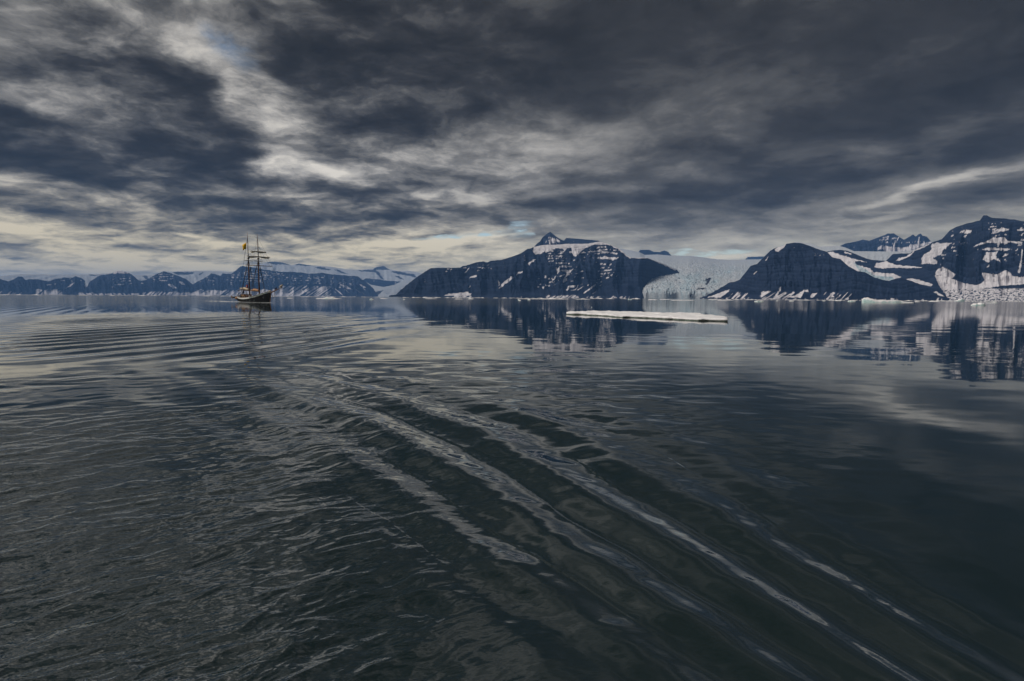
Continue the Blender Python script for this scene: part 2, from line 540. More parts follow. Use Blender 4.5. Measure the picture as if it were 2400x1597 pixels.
mountain('valley_glacier', Z3([(1700, 330), (1800, 318), (1840, 345), (1960, 365), (2060, 345), (2110, 318), (2200, 305), (2300, 292)]) + [(1040, 655)],
         11400, 240, 70, 9, depth=4.5, steps=30, terrace=0.0, gully=0.03, rough_sil=0.3, talus=0.2,
         snow_polys=[[(780, 600), (1100, 600), (1100, 720), (780, 720)]], material=M_ICE,
         rock_polys=[Z3([(1850, 440), (1900, 405), (1960, 395), (1910, 440)])])
mountain('far_mountains', [(-260, 662), (-180, 650), (-90, 660)] + Z2([(0, 350), (90, 376), (150, 355), (200, 320), (240, 325), (280, 360), (330, 350), (430, 355), (530, 376),
         (620, 350), (700, 335), (800, 335), (835, 320), (900, 340), (938, 365), (948, 440), (1000, 370), (1040, 350), (1100, 310), (1180, 300), (1240, 290), (1290, 260),
         (1350, 260), (1420, 280), (1480, 320), (1530, 365), (1600, 366), (1640, 350), (1690, 320), (1750, 285), (1810, 268), (1870, 280), (1950, 310), (2050, 350),
         (2130, 410), (2200, 370), (2280, 330)]) + Z3([(350, 262), (372, 240), (460, 262), (480, 240), (560, 244), (640, 180), (665, 168), (700, 180), (800, 190), (860, 205),
         (1000, 225), (1180, 230), (1280, 245), (1400, 235), (1480, 250), (1640, 262), (1720, 265), (1760, 295), (1800, 320), (1830, 345), (1870, 385), (1895, 425), (1910, 448)]),
         10800, 900, 130, 11, depth=1.3, steps=16, gully=0.2, gfreq=0.03, talus=0.24, rough_sil=0.8, warp_px=1.3,
         patches=[(290, 660, 50, 22, 0.46), (385, 650, 40, 20, 0.5), (600, 650, 90, 26, 0.56), (700, 655, 150, 16, 0.40), (150, 660, 60, 14, 0.3), (480, 655, 40, 20, 0.4), (800, 665, 60, 20, .35)],
         fans=[(-200, 60, 682, 693, 0.9, 9, 0.5), (80, 150, 676, 693, 1.2, 10, 0.62), (180, 330, 684, 694, -0.9, 7, 0.62), (330, 470, 682, 694, 1.0, 6, 0.62),
               (455, 560, 678, 696, 1.4, 9, 0.66), (540, 680, 676, 696, 1.2, 9, 0.72), (640, 780, 668, 696, 1.5, 8, 0.58), (780, 870, 672, 692, -1.2, 9, 0.4)],
         snow_polys=[Z2([(1245, 292), (1280, 262), (1350, 256), (1430, 280), (1400, 292), (1320, 290)]), Z2([(715, 460), (800, 395), (822, 392), (770, 440)]),
                     Z2([(1850, 410), (1880, 400), (1960, 450), (1910, 455)]), Z2([(1975, 375), (2010, 378), (2050, 415), (2010, 415)]), Z2([(510, 415), (570, 405), (560, 415), (520, 424)]),
                     Z2([(935, 440), (948, 340), (990, 330), (1030, 345), (990, 375), (960, 440)]), Z2([(455, 515), (480, 490), (600, 480), (640, 455), (630, 512)]),
                     Z3([(1555, 345), (1600, 345), (1680, 390), (1630, 385)]), Z3([(1730, 340), (1760, 345), (1800, 375), (1770, 375)]), Z3([(780, 312), (830, 300), (830, 322), (780, 322)]),
                     Z2([(2070, 525), (2150, 490), (2230, 460), (2235, 480), (2180, 525)])])

# --- the big mountain in the middle: cliff, summit pyramid and summit plateau behind the ice
mountain('summit_plateau', [(1290, 590)] + Z4([(1400, 170), (1440, 128), (1520, 133), (1600, 140), (1690, 150), (1720, 170)]) + [(1440, 590)],
         6150, 170, 70, 14, depth=0.9, steps=16, patches=[(1370, 568, 40, 10, 0.30)], talus=0.05, rough_sil=0.35)
mountain('summit_peak', [(1235, 600)] + Z4([(1180, 208), (1190, 190), (1235, 150), (1250, 125), (1290, 92), (1312, 80), (1330, 95), (1360, 120), (1410, 146), (1460, 170), (1490, 190)]) + [(1360, 600)],
         5900, 170, 90, 15, depth=0.95, steps=15, patches=[(1298, 565, 24, 12, 0.62), (1290, 552, 30, 4, 0.42)], talus=0.05, gully=0.2, gfreq=0.05, rough_sil=0.5,
         snow_polys=[ZM([(540, 270), (600, 262), (680, 268), (760, 330), (600, 330), (470, 328)]), ZM([(510, 390), (540, 330), (575, 330), (545, 395)])])
mountain('middle_mountain', [(912, 699)] + Z4([(85, 583), (180, 500), (240, 450), (300, 410), (370, 365), (600, 363), (620, 350), (690, 335), (720, 322), (780, 313), (815, 322),
         (850, 308), (930, 300), (985, 285), (1080, 250), (1130, 215), (1160, 210)]) +
         ZM([(180, 440), (400, 400), (700, 392), (900, 376), (1330, 372), (1540, 330), (1640, 345), (1760, 385), (1830, 420), (1950, 460), (2040, 520), (2140, 620), (2230, 670)]) +
         Z4([(1960, 285), (2080, 285), (2130, 305), (2200, 330), (2310, 378)]) + [(1592, 640), (1598, 660), (1604, 690)],
         [(900, 4700), (1000, 4550), (1200, 4450), (1505, 4500), (1515, 4560), (1530, 4800), (1560, 5150), (1590, 5400), (1610, 5500)],
         950, 230, 21, depth=1.15, steps=17, gully=0.2, gfreq=0.016, talus=0.16, rough_sil=0.55,
         patches=[(1300, 605, 36, 28, 0.42), (1415, 598, 52, 26, 0.56), (1330, 640, 50, 40, 0.36), (1430, 640, 40, 22, 0.34), (1210, 612, 60, 18, 0.24), (1130, 625, 60, 12, 0.30),
                  (1040, 632, 40, 7, 0.24), (1400, 665, 50, 20, 0.28), (1290, 660, 40, 30, 0.3), (1000, 655, 40, 30, 0.12)],
         fans=[(1275, 1360, 690, 699, 1.3, 6, 0.62), (1370, 1480, 692, 700, 0.9, 7, 0.5), (1060, 1110, 690, 699, 1.2, 7, 0.55), (930, 1500, 696, 700, 0.5, 14, 0.42), (1350, 1400, 662, 688, 1.5, 9, 0.36)],
         snow_polys=[
             ZM([(180, 440), (400, 380), (700, 370), (900, 350), (1330, 350), (1540, 310), (1640, 330), (1800, 385), (1950, 440), (2060, 520), (2160, 600), (2240, 640), (2230, 690), (2140, 640), (2000, 525),
                 (1940, 475), (1750, 392), (1480, 392), (1300, 450), (1180, 530), (1080, 635), (1030, 625), (980, 540), (985, 460), (880, 470), (835, 520), (775, 470),
                 (640, 470), (440, 562), (420, 525), (350, 585), (215, 600), (180, 530)]),
             Z4([(1850, 205), (1930, 215), (2020, 240), (2130, 290), (2240, 335), (2310, 372), (2300, 385), (2200, 340), (2090, 292), (1960, 288), (1930, 270), (1890, 235)]),
             ZM([(60, 790), (180, 710), (230, 708), (160, 770), (90, 835)]), ZM([(410, 1090), (420, 1040), (450, 1040), (440, 1090)]),
             ZM([(550, 1180), (600, 1110), (650, 1040), (665, 1050), (630, 1110), (570, 1190)]), ZM([(640, 780), (730, 760), (790, 775), (720, 810), (690, 795)]),
             ZM([(820, 1110), (880, 1000), (830, 920), (960, 930), (1010, 890), (1000, 920), (920, 1020), (850, 1090)]), ZM([(660, 880), (720, 860), (715, 960), (690, 1020), (680, 990)]),
             ZM([(800, 1180), (820, 1120), (890, 1100), (890, 1130), (840, 1185)]), ZM([(860, 1350), (920, 1260), (1070, 1250), (1060, 1280), (960, 1300), (900, 1350)]),
             ZM([(960, 1350), (1050, 1340), (1120, 1230), (1135, 1235), (1070, 1360)]), ZM([(340, 1265), (420, 1280), (385, 1330)]), ZM([(470, 1250), (540, 1240), (520, 1270), (490, 1275)]),
             ZM([(1400, 530), (1650, 522), (1660, 538), (1400, 546)]), ZM([(1320, 545), (1380, 510), (1390, 530), (1350, 556)]), ZM([(1180, 570), (1230, 530), (1290, 550), (1240, 572)]),
             ZM([(730, 580), (800, 525), (840, 515), (800, 590)]), ZM([(930, 565), (950, 520), (1000, 540), (985, 575)]), ZM([(1520, 940), (1580, 940), (1530, 962)]), ZM([(640, 640), (700, 620), (750, 640), (700, 660)]),
             ZL([(1825, 575), (1900, 470), (2040, 355), (2100, 375), (1960, 480), (1860, 560)]), ZL([(2120, 345), (2160, 290), (2250, 265), (2240, 285), (2160, 325)]),
             ZL([(1310, 385), (1370, 350), (1450, 332), (1450, 360), (1380, 380)]), ZL([(1240, 295), (1300, 220), (1320, 215), (1260, 290)]), ZL([(1830, 520), (1825, 430), (1850, 450), (1860, 500)]),
             ZL([(890, 690), (960, 650), (1010, 655), (1200, 630), (1310, 618), (1300, 645), (1360, 650), (1340, 685), (1000, 694)]), ZL([(1310, 555), (1325, 520), (1345, 520), (1325, 560)]),
         ])
mountain('nunatak', [(1490, 602)] + Z5([(0, 312), (100, 310), (150, 332), (220, 334), (270, 318), (310, 335), (345, 372)]) + [(1578, 606)],
         9300, 120, 40, 25, depth=0.9, steps=9, patches=[(1530, 592, 40, 5, 0.36)], talus=0.05, rough_sil=0.4)
mountain('nunatak', [(1740, 614)] + Z5([(1165, 418), (1190, 390), (1300, 386), (1380, 384)]) + [(1830, 600), (1840, 614)],
         11500, 120, 40, 26, depth=0.8, steps=8, patches=[(1780, 603, 60, 8, 0.6)], talus=0.05, rough_sil=0.3)

# --- the outlet glacier between the two headlands
def glacier():
    xs = np.linspace(1395, 1860, 420)
    top = poly_interp(xs, [(1395, 604)] + Z4([(1860, 212), (1930, 222), (2020, 242), (2060, 262)]) + Z5([(200, 362), (340, 375), (560, 380), (700, 395), (850, 415), (1000, 423), (1170, 418), (1330, 415), (1500, 400)]) + [(1860, 600)])
    d0 = Fw[None] + RT[None] * ((xs - 1200) / FOC)[:, None] + UP[None] * ((798.5 - top) / FOC)[:, None]
    hor = np.hypot(d0[:, 0], d0[:, 1]); te = d0[:, 2] / hor
    ux, uy = d0[:, 0] / hor, d0[:, 1] / hor
    nr = 330
    q = np.linspace(0, 1, nr)[:, None]
    r0 = 4480 + 60 * perlin(xs * 0.03, xs * 0, 3)[None] + 14 * np.maximum(1516 - xs, 0)[None]
    r = r0 + 5200 * q ** 1.9
    te_end = te[None]
    # elevation angle rises along the flow: calving front, ice fall, smooth upper basin
    te0 = 0.0065 + 0.0012 * perlin(xs * 0.08, xs * 0, 7)[None]
    prof = 1 - (1 - q) ** 1.25
    e = te0 + (te_end - te0) * prof
    Z = CAM_H + r * e
    X = ux[None] * r; Y = uy[None] * r
    fade = sstep(1.0, 0.55, q) * 1.0
    cre = np.abs(fbm(X / 40, Y / 70, 4, 71, 0.65))
    amp = 24 * fade + 3.5 * sstep(1, 0.9, q)
    Z = Z + amp * (0.45 - 2.4 * cre) + 16 * fade * fbm(X / 260, Y / 330, 3, 75)
    # an extra bottom row dropping into the sea
    X = np.concatenate([X[:1], X]); Y = np.concatenate([Y[:1], Y]); Z = np.concatenate([Z[:1] * 0 - 5, Z])
    px, py = to_px(X, Y, np.maximum(Z, 0))
    wx = px + 2.5 * perlin(px * 0.1, py * 0.1, 81) + 1.0 * perlin(px * 0.4, py * 0.4, 82)
    wy = py + 1.5 * perlin(px * 0.1 + 40, py * 0.1, 83) + .7 * perlin(px * 0.4 + 9, py * 0.5, 84)
    snow = np.ones_like(px)
    for pl in (Z5([(705, 655), (765, 615), (792, 628), (765, 660), (735, 702), (722, 690), (745, 660)]), Z5([(600, 765), (640, 740), (710, 730), (705, 748), (640, 752)]),
               Z5([(480, 835), (540, 812), (610, 795), (560, 820), (520, 836)]), Z5([(560, 780), (630, 765), (600, 782)])):
        snow = np.where(in_poly(wx, wy, pl), 0.0, snow)
    cr2 = np.concatenate([cre[:1], cre])
    ice = 0.20 + 0.9 * fbm(px * 0.03, py * 0.06, 3, 91) + 2.0 * (cr2 - 0.12)
    snow = snow - 1.5 * np.clip(fbm(px * 0.02 + py * 0.03, py * 0.25, 3, 95) - 0.16, 0, 1) * sstep(620, 690, py)
    for (cx, cyy, sx, sy, am) in ((1630, 655, 34, 14, 0.75), (1570, 675, 46, 14, 0.4), (1700, 635, 44, 16, 0.3), (1650, 690, 60, 6, 0.35)):
        ice = ice + am * np.exp(-((px - cx) / sx) ** 2 - ((py - cyy) / sy) ** 2)
    ice = np.clip(ice * sstep(606, 640, py), 0, 1)
    o = grid_mesh('outlet_glacier', X, Y, Z, M_ICE, {'snow': snow, 'ice': ice})
    tag(o, kind='structure')


glacier()

# --- right hand shore
mountain('upland_ice', [(1770, 620)] + Z5([(1330, 430), (1440, 312), (1600, 255), (1720, 226), (1820, 236)]) + Z6([(0, 428), (100, 464), (320, 455), (400, 480), (480, 514), (700, 517), (1000, 518), (1120, 505)]) + [(2200, 572), (2260, 580)],
         5300, 330, 90, 41, depth=3.2, steps=20, terrace=0.0, gully=0.03, rough_sil=0.2, talus=0.2, snow_polys=[[(1700, 500), (2400, 500), (2400, 720), (1700, 720)]], material=M_ICE)
mountain('jagged_peaks', [(1962, 600)] + Z6([(325, 455), (380, 430), (480, 410), (540, 400), (580, 385), (650, 400), (700, 380), (780, 350), (850, 320), (920, 318), (970, 350), (1030, 390),
         (1080, 360), (1130, 330), (1160, 352), (1190, 330), (1215, 318), (1240, 345), (1280, 350), (1310, 385), (1340, 420)]) + [(2200, 600)],
         8200, 330, 110, 43, depth=0.9, steps=17, gully=0.3, gfreq=0.05, talus=0.08, rough_sil=0.5,
         patches=[(2085, 560, 30, 16, 0.62), (2150, 572, 36, 14, 0.55), (2010, 575, 40, 12, 0.30)],
         snow_polys=[Z6([(740, 500), (750, 460), (830, 450), (860, 465), (960, 470), (1000, 480), (1340, 405), (1330, 420), (1150, 500), (1120, 520), (820, 520), (800, 490)]),
                     Z6([(905, 470), (920, 440), (965, 355), (975, 360), (930, 460)]), Z6([(1180, 450), (1185, 400), (1195, 355), (1205, 360), (1205, 450)]), Z6([(775, 430), (800, 370), (808, 375), (785, 430)])])
mountain('corner_mountain', [(2060, 650)] + Z6([(830, 625), (860, 595), (900, 548), (1000, 540), (1100, 540), (1130, 510), (1200, 480), (1340, 420), (1450, 380), (1480, 350), (1530, 290), (1600, 250), (1700, 215),
         (1870, 175), (1910, 118), (1950, 120), (2000, 145), (2150, 155), (2250, 165), (2357, 185)]) + [(2470, 514), (2560, 530), (2680, 560), (2800, 600), (2900, 640)],
         [(2060, 5000), (2140, 4700), (2200, 4250), (2300, 3900), (2400, 3700), (2900, 3400)],
         560, 260, 47, depth=1.35, steps=19, gully=0.2, gfreq=0.02, talus=0.2, rough_sil=0.5,
         patches=[(2330, 540, 60, 30, 0.40), (2260, 560, 60, 30, 0.34), (2360, 580, 50, 40, 0.38), (2230, 590, 50, 30, 0.36), (2300, 620, 70, 26, 0.30), (2450, 560, 120, 60, 0.5), (2600, 600, 150, 60, .45)],
         speckle=[(2205, 2900, 672, 706)],
         snow_polys=[Z6([(1220, 590), (1260, 545), (1340, 500), (1330, 440), (1400, 420), (1440, 430), (1560, 420), (1500, 470), (1450, 510), (1440, 550), (1350, 590), (1400, 620), (1390, 660), (1280, 650), (1215, 660), (1235, 620)]),
                     Z6([(935, 620), (980, 590), (1060, 570), (1110, 540), (1140, 490), (1200, 478), (1330, 425), (1300, 445), (1210, 490), (1150, 510), (1110, 555), (1060, 590), (980, 620)]),
                     Z6([(1690, 320), (1740, 280), (1780, 278), (1770, 310), (1730, 322)]), Z6([(1790, 470), (1830, 440), (1960, 400), (2010, 365), (2130, 360), (2160, 375), (2180, 400), (2330, 410), (2340, 435), (2200, 420), (2090, 430), (2070, 475), (2060, 430), (1960, 420), (1860, 450)]),
                     Z6([(1890, 490), (1960, 478), (2060, 480), (2200, 490), (2190, 500), (2050, 505), (1900, 505)]), Z6([(1900, 610), (1940, 530), (2060, 520), (2050, 570), (2110, 640), (2020, 600), (1960, 640)]),
                     Z6([(1990, 300), (2060, 275), (2130, 260), (2200, 270), (2160, 290), (2060, 295)]), Z6([(2260, 275), (2357, 270), (2357, 290), (2290, 290)]), Z6([(2290, 745), (2310, 670), (2330, 500), (2345, 500), (2330, 660), (2305, 760)]),
                     Z6([(1370, 790), (1400, 710), (1460, 690), (1520, 720), (1600, 770), (1560, 820), (1700, 870), (1840, 890), (1900, 860), (1920, 830), (1880, 750), (1960, 760), (2060, 770), (2150, 725), (2200, 745), (2230, 790), (2357, 800),
                         (2600, 820), (2600, 870), (2357, 880), (2100, 900), (1880, 930), (1700, 960), (1640, 1000), (1480, 980), (1420, 900), (1395, 850)])],
         rock_polys=[Z6([(1650, 700), (1800, 640), (1880, 700), (1910, 840), (1850, 880), (1740, 880), (1640, 830)])])
mountain('bench_hill', [(1895, 640)] + Z6([(180, 520), (245, 506), (320, 500), (400, 508), (480, 540), (600, 590), (680, 612), (820, 620), (900, 630), (1000, 655), (1100, 675), (1230, 692), (1290, 720), (1340, 765), (1400, 850), (1430, 930), (1500, 1015), (1530, 1060)]),
         [(1895, 4500), (2100, 4350), (2200, 4050), (2230, 4000)], 330, 170, 51, depth=1.25, steps=12, gully=0.1, gfreq=0.02, talus=0.12, rough_sil=0.4,
         snow_polys=[Z6([(180, 530), (240, 518), (330, 555), (480, 598), (620, 635), (480, 622), (500, 660), (640, 700), (700, 748), (900, 760), (1005, 798), (930, 830), (860, 860), (600, 800), (400, 700), (250, 600)]),
                     Z6([(705, 690), (720, 650), (830, 625), (920, 660), (1000, 672), (1230, 688), (1235, 696), (1100, 702), (900, 697), (800, 705)]),
                     Z6([(1050, 820), (1120, 815), (1200, 832), (1350, 880), (1330, 905), (1240, 885), (1150, 870)]), Z6([(1215, 940), (1290, 935), (1280, 955)]),
                     Z6([(1335, 965), (1390, 960), (1480, 1015), (1430, 1010), (1380, 985)]), Z6([(365, 535), (380, 518), (460, 540), (450, 548)])],
         ice_polys=[Z6([(470, 640), (620, 720), (700, 780), (900, 800), (930, 830), (800, 850), (560, 760)])])
mountain('dome_mountain', [(1640, 702)] + Z5([(700, 832), (760, 805), (830, 765), (900, 725), (980, 675), (1040, 664), (1100, 640), (1150, 580), (1190, 530), (1220, 490), (1290, 470), (1330, 430), (1390, 370), (1440, 320),
         (1500, 290), (1590, 265), (1620, 245), (1700, 230), (1780, 236), (1850, 256), (1900, 276)]) + Z6([(100, 500), (180, 522), (240, 580), (330, 602), (420, 682), (520, 736), (600, 747), (700, 802), (800, 832), (870, 842), (940, 815), (1000, 808),
         (1100, 840), (1230, 890), (1330, 950), (1420, 1010), (1490, 1050)]),
         [(1640, 4000), (1800, 3700), (2000, 3700), (2240, 3950)], 620, 230, 53, depth=1.1, steps=18, gully=0.14, gfreq=0.02, talus=0.2, rough_sil=0.45,
         patches=[(1880, 582, 30, 6, 0.36), (1915, 598, 26, 5, 0.40), (1780, 650, 60, 40, 0.08), (1870, 660, 60, 12, 0.16)],
         fans=[(1640, 2215, 698, 703, 0.4, 12, 0.45), (1780, 1860, 682, 702, 1.6, 7, 0.50), (1925, 2000, 684, 702, 0.9, 6, 0.42), (1700, 1760, 684, 700, 1.0, 6, 0.36)],
         snow_polys=[Z5([(740, 838), (820, 808), (900, 780), (990, 750), (985, 768), (940, 800), (890, 838)]), Z5([(1490, 300), (1520, 288), (1590, 262), (1620, 245), (1600, 275), (1555, 310), (1520, 335), (1492, 325)]),
                     Z5([(1580, 830), (1700, 820), (1760, 790), (1800, 760), (1860, 750), (1870, 780), (1820, 775), (1790, 815), (1770, 840), (1700, 838)]), Z5([(1470, 840), (1530, 770), (1540, 720), (1560, 715), (1550, 760), (1510, 830)]),
                     Z5([(1880, 830), (1900, 790), (1960, 790), (1920, 835), (1890, 842)]), Z5([(2100, 800), (2115, 785), (2150, 835), (2110, 838)]), Z5([(1650, 810), (1690, 770), (1710, 780), (1670, 818)]),
                     Z5([(1320, 825), (1400, 770), (1420, 765), (1350, 830)]), Z5([(1250, 580), (1290, 545), (1295, 552), (1262, 585)]), Z5([(1385, 430), (1415, 385), (1425, 380), (1395, 432)])])
# land beyond the frame on both sides so that the fjord stays closed
mountain('far_mountains', [(-2600, 610), (-2100, 560), (-1600, 600), (-1100, 590), (-700, 630), (-400, 640), (-240, 660)], 9800, 220, 60, 57, depth=1.3, steps=14,
         patches=[(-900, 620, 900, 60, 0.45)], rough_sil=1.5)

# ------------------------------------------------------------------ water
def water():
    az_f = np.linspace(math.radians(-49), math.radians(49), 920)
    az_b = np.linspace(math.radians(49), math.radians(311), 150)[1:-1]
    azs = np.concatenate([az_f, az_b])
    dyp = np.concatenate([np.arange(1000, 96, -1.3), np.arange(96, 11, -0.42)])
    rad = CAM_H * FOC / dyp
    rad = np.concatenate([[0.3, 0.8, 1.4, 2.0, 2.6], rad, np.geomspace(rad[-1] * 1.04, 27000, 50)])
    Rr, A = np.meshgrid(rad, azs, indexing='ij')
    X = Rr * np.sin(A); Y = Rr * np.cos(A)
    dr = np.gradient(rad)[:, None] + 0 * A            # grid spacing, limits what waves the sheet can carry
    def keep(lam):
        return sstep(2.0, 4.0, lam / dr)
    front = (np.cos(A) > 0.55) * 1.0
    Yp = np.maximum(Y, 0.5)
    H = np.zeros_like(X)
    wob = fbm(X / 5.0, Y / 5.0, 2, 5)
    # own bow wave: a fan of long smooth crests crossing the foreground
    xB = 4.25 - 0.410 * Yp - 0.045 * np.maximum(Yp - 8, 0) ** 2 * (Yp < 40)
    w = np.minimum(0.17 * Yp + 0.16, 2.4)
    ph = (X - xB) / w + 0.13 * fbm(X / 1.8, Y / 2.4, 3, 6) - 0.57
    env = np.exp(-((ph + 1.3) / 2.1) ** 2) * sstep(22, 9, Yp) * sstep(0.5, 2.0, Yp) * front
    fan = (0.5 + 0.5 * np.cos(2 * np.pi * ph)) ** 1.1
    along = 0.85 + 0.3 * perlin(Yp / 2.6, np.floor(ph + 0.5) * 3.1, 8)
    H += 0.078 * np.minimum(w, 1.5) * (fan - 0.45) * env * along
    # chop on the left, confused water in the wake, calm to the right
    s = X + 0.60 * (Yp - 2.2)
    wdt = 0.16 * Yp + 0.3
    chop = sstep(2.6, -2.2, s / wdt) * (Y > -30)
    chop = np.where(front > 0, chop, 0.5 * chop + 0.2)
    conf = (1 - 0.6 * env) * np.exp(-((s / wdt - 2.0) / 2.6) ** 2) * sstep(30, 10, Yp) * front
    wx = X + 0.10 * fbm(X / 0.7, Y / 0.7, 2, 61); wy = Y + 0.10 * fbm(X / 0.7 + 9, Y / 0.7, 2, 62)
    # rotated frame: wavelets run towards the lower left
    ca, sa = math.cos(math.radians(28)), math.sin(math.radians(28))
    u = wx * ca + wy * sa; v = -wx * sa + wy * ca
    def wavelets(lam, seed, stretch=2.0, sharp=True):
        n = perlin(u / (lam * stretch), v / lam, seed)
        return (1 - 2.2 * np.abs(n)) if sharp else n
    gust = np.clip(0.75 + 1.3 * fbm(X / 6, Y / 9, 3, 64), 0.2, 1.7)
    for lam, a, sd in ((1.3, 0.026, 11), (0.60, 0.020, 12), (0.27, 0.0130, 13), (0.14, 0.0068, 14), (0.075, 0.0026, 15)):
        H += a * wavelets(lam, sd, 1.9, sd != 11) * chop * gust * keep(lam) * (0.22 + 0.78 * sstep(26, 9, Yp))
    for lam, a, sd in ((1.5, 0.032, 21), (0.75, 0.022, 22), (0.38, 0.0105, 23), (0.2, 0.0034, 24)):
        H += a * perlin(wx / (lam * 1.25), wy / (lam * 0.8), sd) * conf * keep(lam)
    # light long ripples everywhere
    calm = (0.4 + 0.6 * sstep(-0.2, 0.5, fbm(X / 18, Y / 26, 2, 65))) * (1 - 0.25 * env)
    for lam, a, sd in ((3.2, 0.0085, 31), (1.5, 0.0055, 32), (0.75, 0.0028, 33), (0.4, 0.0014, 34), (0.2, 0.0006, 35)):
        H += a * perlin(X / (lam * 2.1) + 0.2 * Y / lam, Y / lam, sd) * calm * keep(lam) * sstep(1.5, 5, Yp)
    # the schooner's wake: transverse crests that reach us, and diverging crests astern
    lam = 2.5
    ph2 = (0.965 * X - 0.26 * Y + 0.0009 * (Y - 40) ** 2) / lam + 0.30 * fbm(X / 9, Y / 14, 2, 66)
    ux_ = X / Yp
    env2 = sstep(-1.1, -0.8, ux_) * sstep(-0.22, -0.42, ux_) * sstep(17, 26, Yp) * sstep(125, 70, Yp)
    env2 *= 0.35 + 0.9 * np.clip(fbm(X / 10, Y / 16, 2, 67) + 0.45, 0, 1)
    H += 0.044 * np.cos(2 * np.pi * ph2) * env2 * keep(3.4)
    ph4 = (0.93 * X - 0.36 * Y) / 5.6 + 0.25 * fbm(X / 16, Y / 20, 2, 69)
    H += 0.022 * np.cos(2 * np.pi * ph4) * sstep(-0.75, -0.55, ux_) * sstep(-0.05, -0.35, ux_) * sstep(14, 24, Yp) * sstep(80, 45, Yp)
    lamd = 2.2
    dv = (X * 0.80 + Y * 0.60) / lamd + 0.35 * fbm(X / 30, Y / 30, 2, 68)
    env3 = np.exp(-((X + 0.80 * Yp) / (0.20 * Yp)) ** 2) * sstep(45, 75, Yp) * sstep(230, 150, Yp)
    H += 0.022 * np.cos(2 * np.pi * dv) * env3
    # texture of small ripples on the left middle distance
    midl = sstep(-0.10, -0.45, X / Yp) * sstep(12, 22, Yp) * sstep(120, 60, Yp) * front
    for lam_, a, sd in ((1.6, 0.006, 51), (0.8, 0.0035, 52)):
        H += a * perlin(X / (lam_ * 1.8) + 0.35 * Y / lam_, Y / lam_, sd) * midl * keep(lam_)
    H *= sstep(1.2, 2.4, Rr)
    m, nt, b = mat('sea_water')
    b.inputs['Base Color'].default_value = (0.002, 0.012, 0.010, 1)
    b.inputs['IOR'].default_value = 3.1
    ob = nt.new('ShaderNodeTexCoord').outputs['Object']
    chp = nt.new('ShaderNodeAttribute', attribute_name='chop').outputs['Fac']
    mp = nt.new('ShaderNodeMapping'); nt.put(mp.inputs[0], ob)
    mp.inputs['Rotation'].default_value = (0, 0, math.radians(-28)); mp.inputs['Scale'].default_value = (0.6, 1.2, 1)
    n1 = nt.noise(mp.outputs[0], 11.0, 3.0, 0.55)
    far_ = nt.new('ShaderNodeAttribute', attribute_name='far').outputs['Fac']
    nt.put(b.inputs['Roughness'], nt.rng(far_, 0, 1, 0.035, 0.085))
    bp = nt.new('ShaderNodeBump')
    nt.put(bp.inputs['Strength'], nt.rng(chp, 0.0, 1.0, 0.0, 0.55))
    bp.inputs['Distance'].default_value = 0.012
    nt.put(bp.inputs['Height'], n1)
    nt.put(b.inputs['Normal'], bp.outputs[0])
    o = grid_mesh('water', X, Y, H, m, {'chop': np.clip(np.maximum(chop * gust, 0.12 + 0.25 * conf) * sstep(30, 8, Rr), 0, 1), 'far': sstep(30, 260, Rr)}, wrap=True)
    tag(o, kind='structure')


water()


# ------------------------------------------------------------------ mesh builder for made things
class MB:
    def __init__(self):
        self.v = []; self.f = []

    def add(self, vs, fs):
        o = len(self.v)
        self.v += [tuple(p) for p in vs]
        self.f += [tuple(i + o for i in f) for f in fs]
        return self

    def box(self, c, size, rz=0.0, taper=1.0):
        cx, cy_, cz = c; a, b, h = (q / 2 for q in size)
        cr, sr = math.cos(rz), math.sin(rz)
        vs = []
        for z, k_ in ((-h, 1.0), (h, taper)):
            for x, y in ((-a, -b), (a, -b), (a, b), (-a, b)):
                x *= k_; y *= k_
                vs.append((cx + x * cr - y * sr, cy_ + x * sr + y * cr, cz + z))
        return self.add(vs, [(3, 2, 1, 0), (4, 5, 6, 7), (0, 1, 5, 4), (1, 2, 6, 5), (2, 3, 7, 6), (3, 0, 4, 7)])

    def tube(self, pts, rads, n=8):
        pts = [Vector(p) for p in pts]
        if not isinstance(rads, (list, tuple)):
            rads = [rads] * len(pts)
        vs = []; fs = []
        for i, p in enumerate(pts):
            d = (pts[min(i + 1, len(pts) - 1)] - pts[max(i - 1, 0)]).normalized()
            a = Vector((0, 0, 1)) if abs(d.z) < 0.9 else Vector((1, 0, 0))
            e1 = d.cross(a).normalized(); e2 = d.cross(e1)
            for k_ in range(n):
                an = 2 * math.pi * k_ / n
                vs.append(p + rads[i] * (math.cos(an) * e1 + math.sin(an) * e2))
        for i in range(len(pts) - 1):
            for k_ in range(n):
                fs.append((i * n + k_, i * n + (k_ + 1) % n, (i + 1) * n + (k_ + 1) % n, (i + 1) * n + k_))
        fs.append(tuple(range(n - 1, -1, -1)))
        fs.append(tuple(range((len(pts) - 1) * n, len(pts) * n)))
        return self.add(vs, fs)

    def sheet(self, rows):
        n = len(rows[0]); vs = [p for r in rows for p in r]
        fs = [(i * n + j, i * n + j + 1, (i + 1) * n + j + 1, (i + 1) * n + j) for i in range(len(rows) - 1) for j in range(n - 1)]
        return self.add(vs, fs)

    def build(self, name, material, parent=None, smooth=False):
        me = bpy.data.meshes.new(name)
        me.from_pydata(self.v, [], self.f)
        me.polygons.foreach_set('use_smooth', [smooth] * len(self.f))
        me.update()
        me.materials.append(material)
        o = bpy.data.objects.new(name, me)
        col.objects.link(o)
        if parent: o.parent = parent
        return o


def empty(name, loc, rz=0.0):
    o = bpy.data.objects.new(name, None)
    o.empty_display_size = 0.5
    o.location = loc; o.rotation_euler = (0, 0, rz)
    col.objects.link(o)
    return o


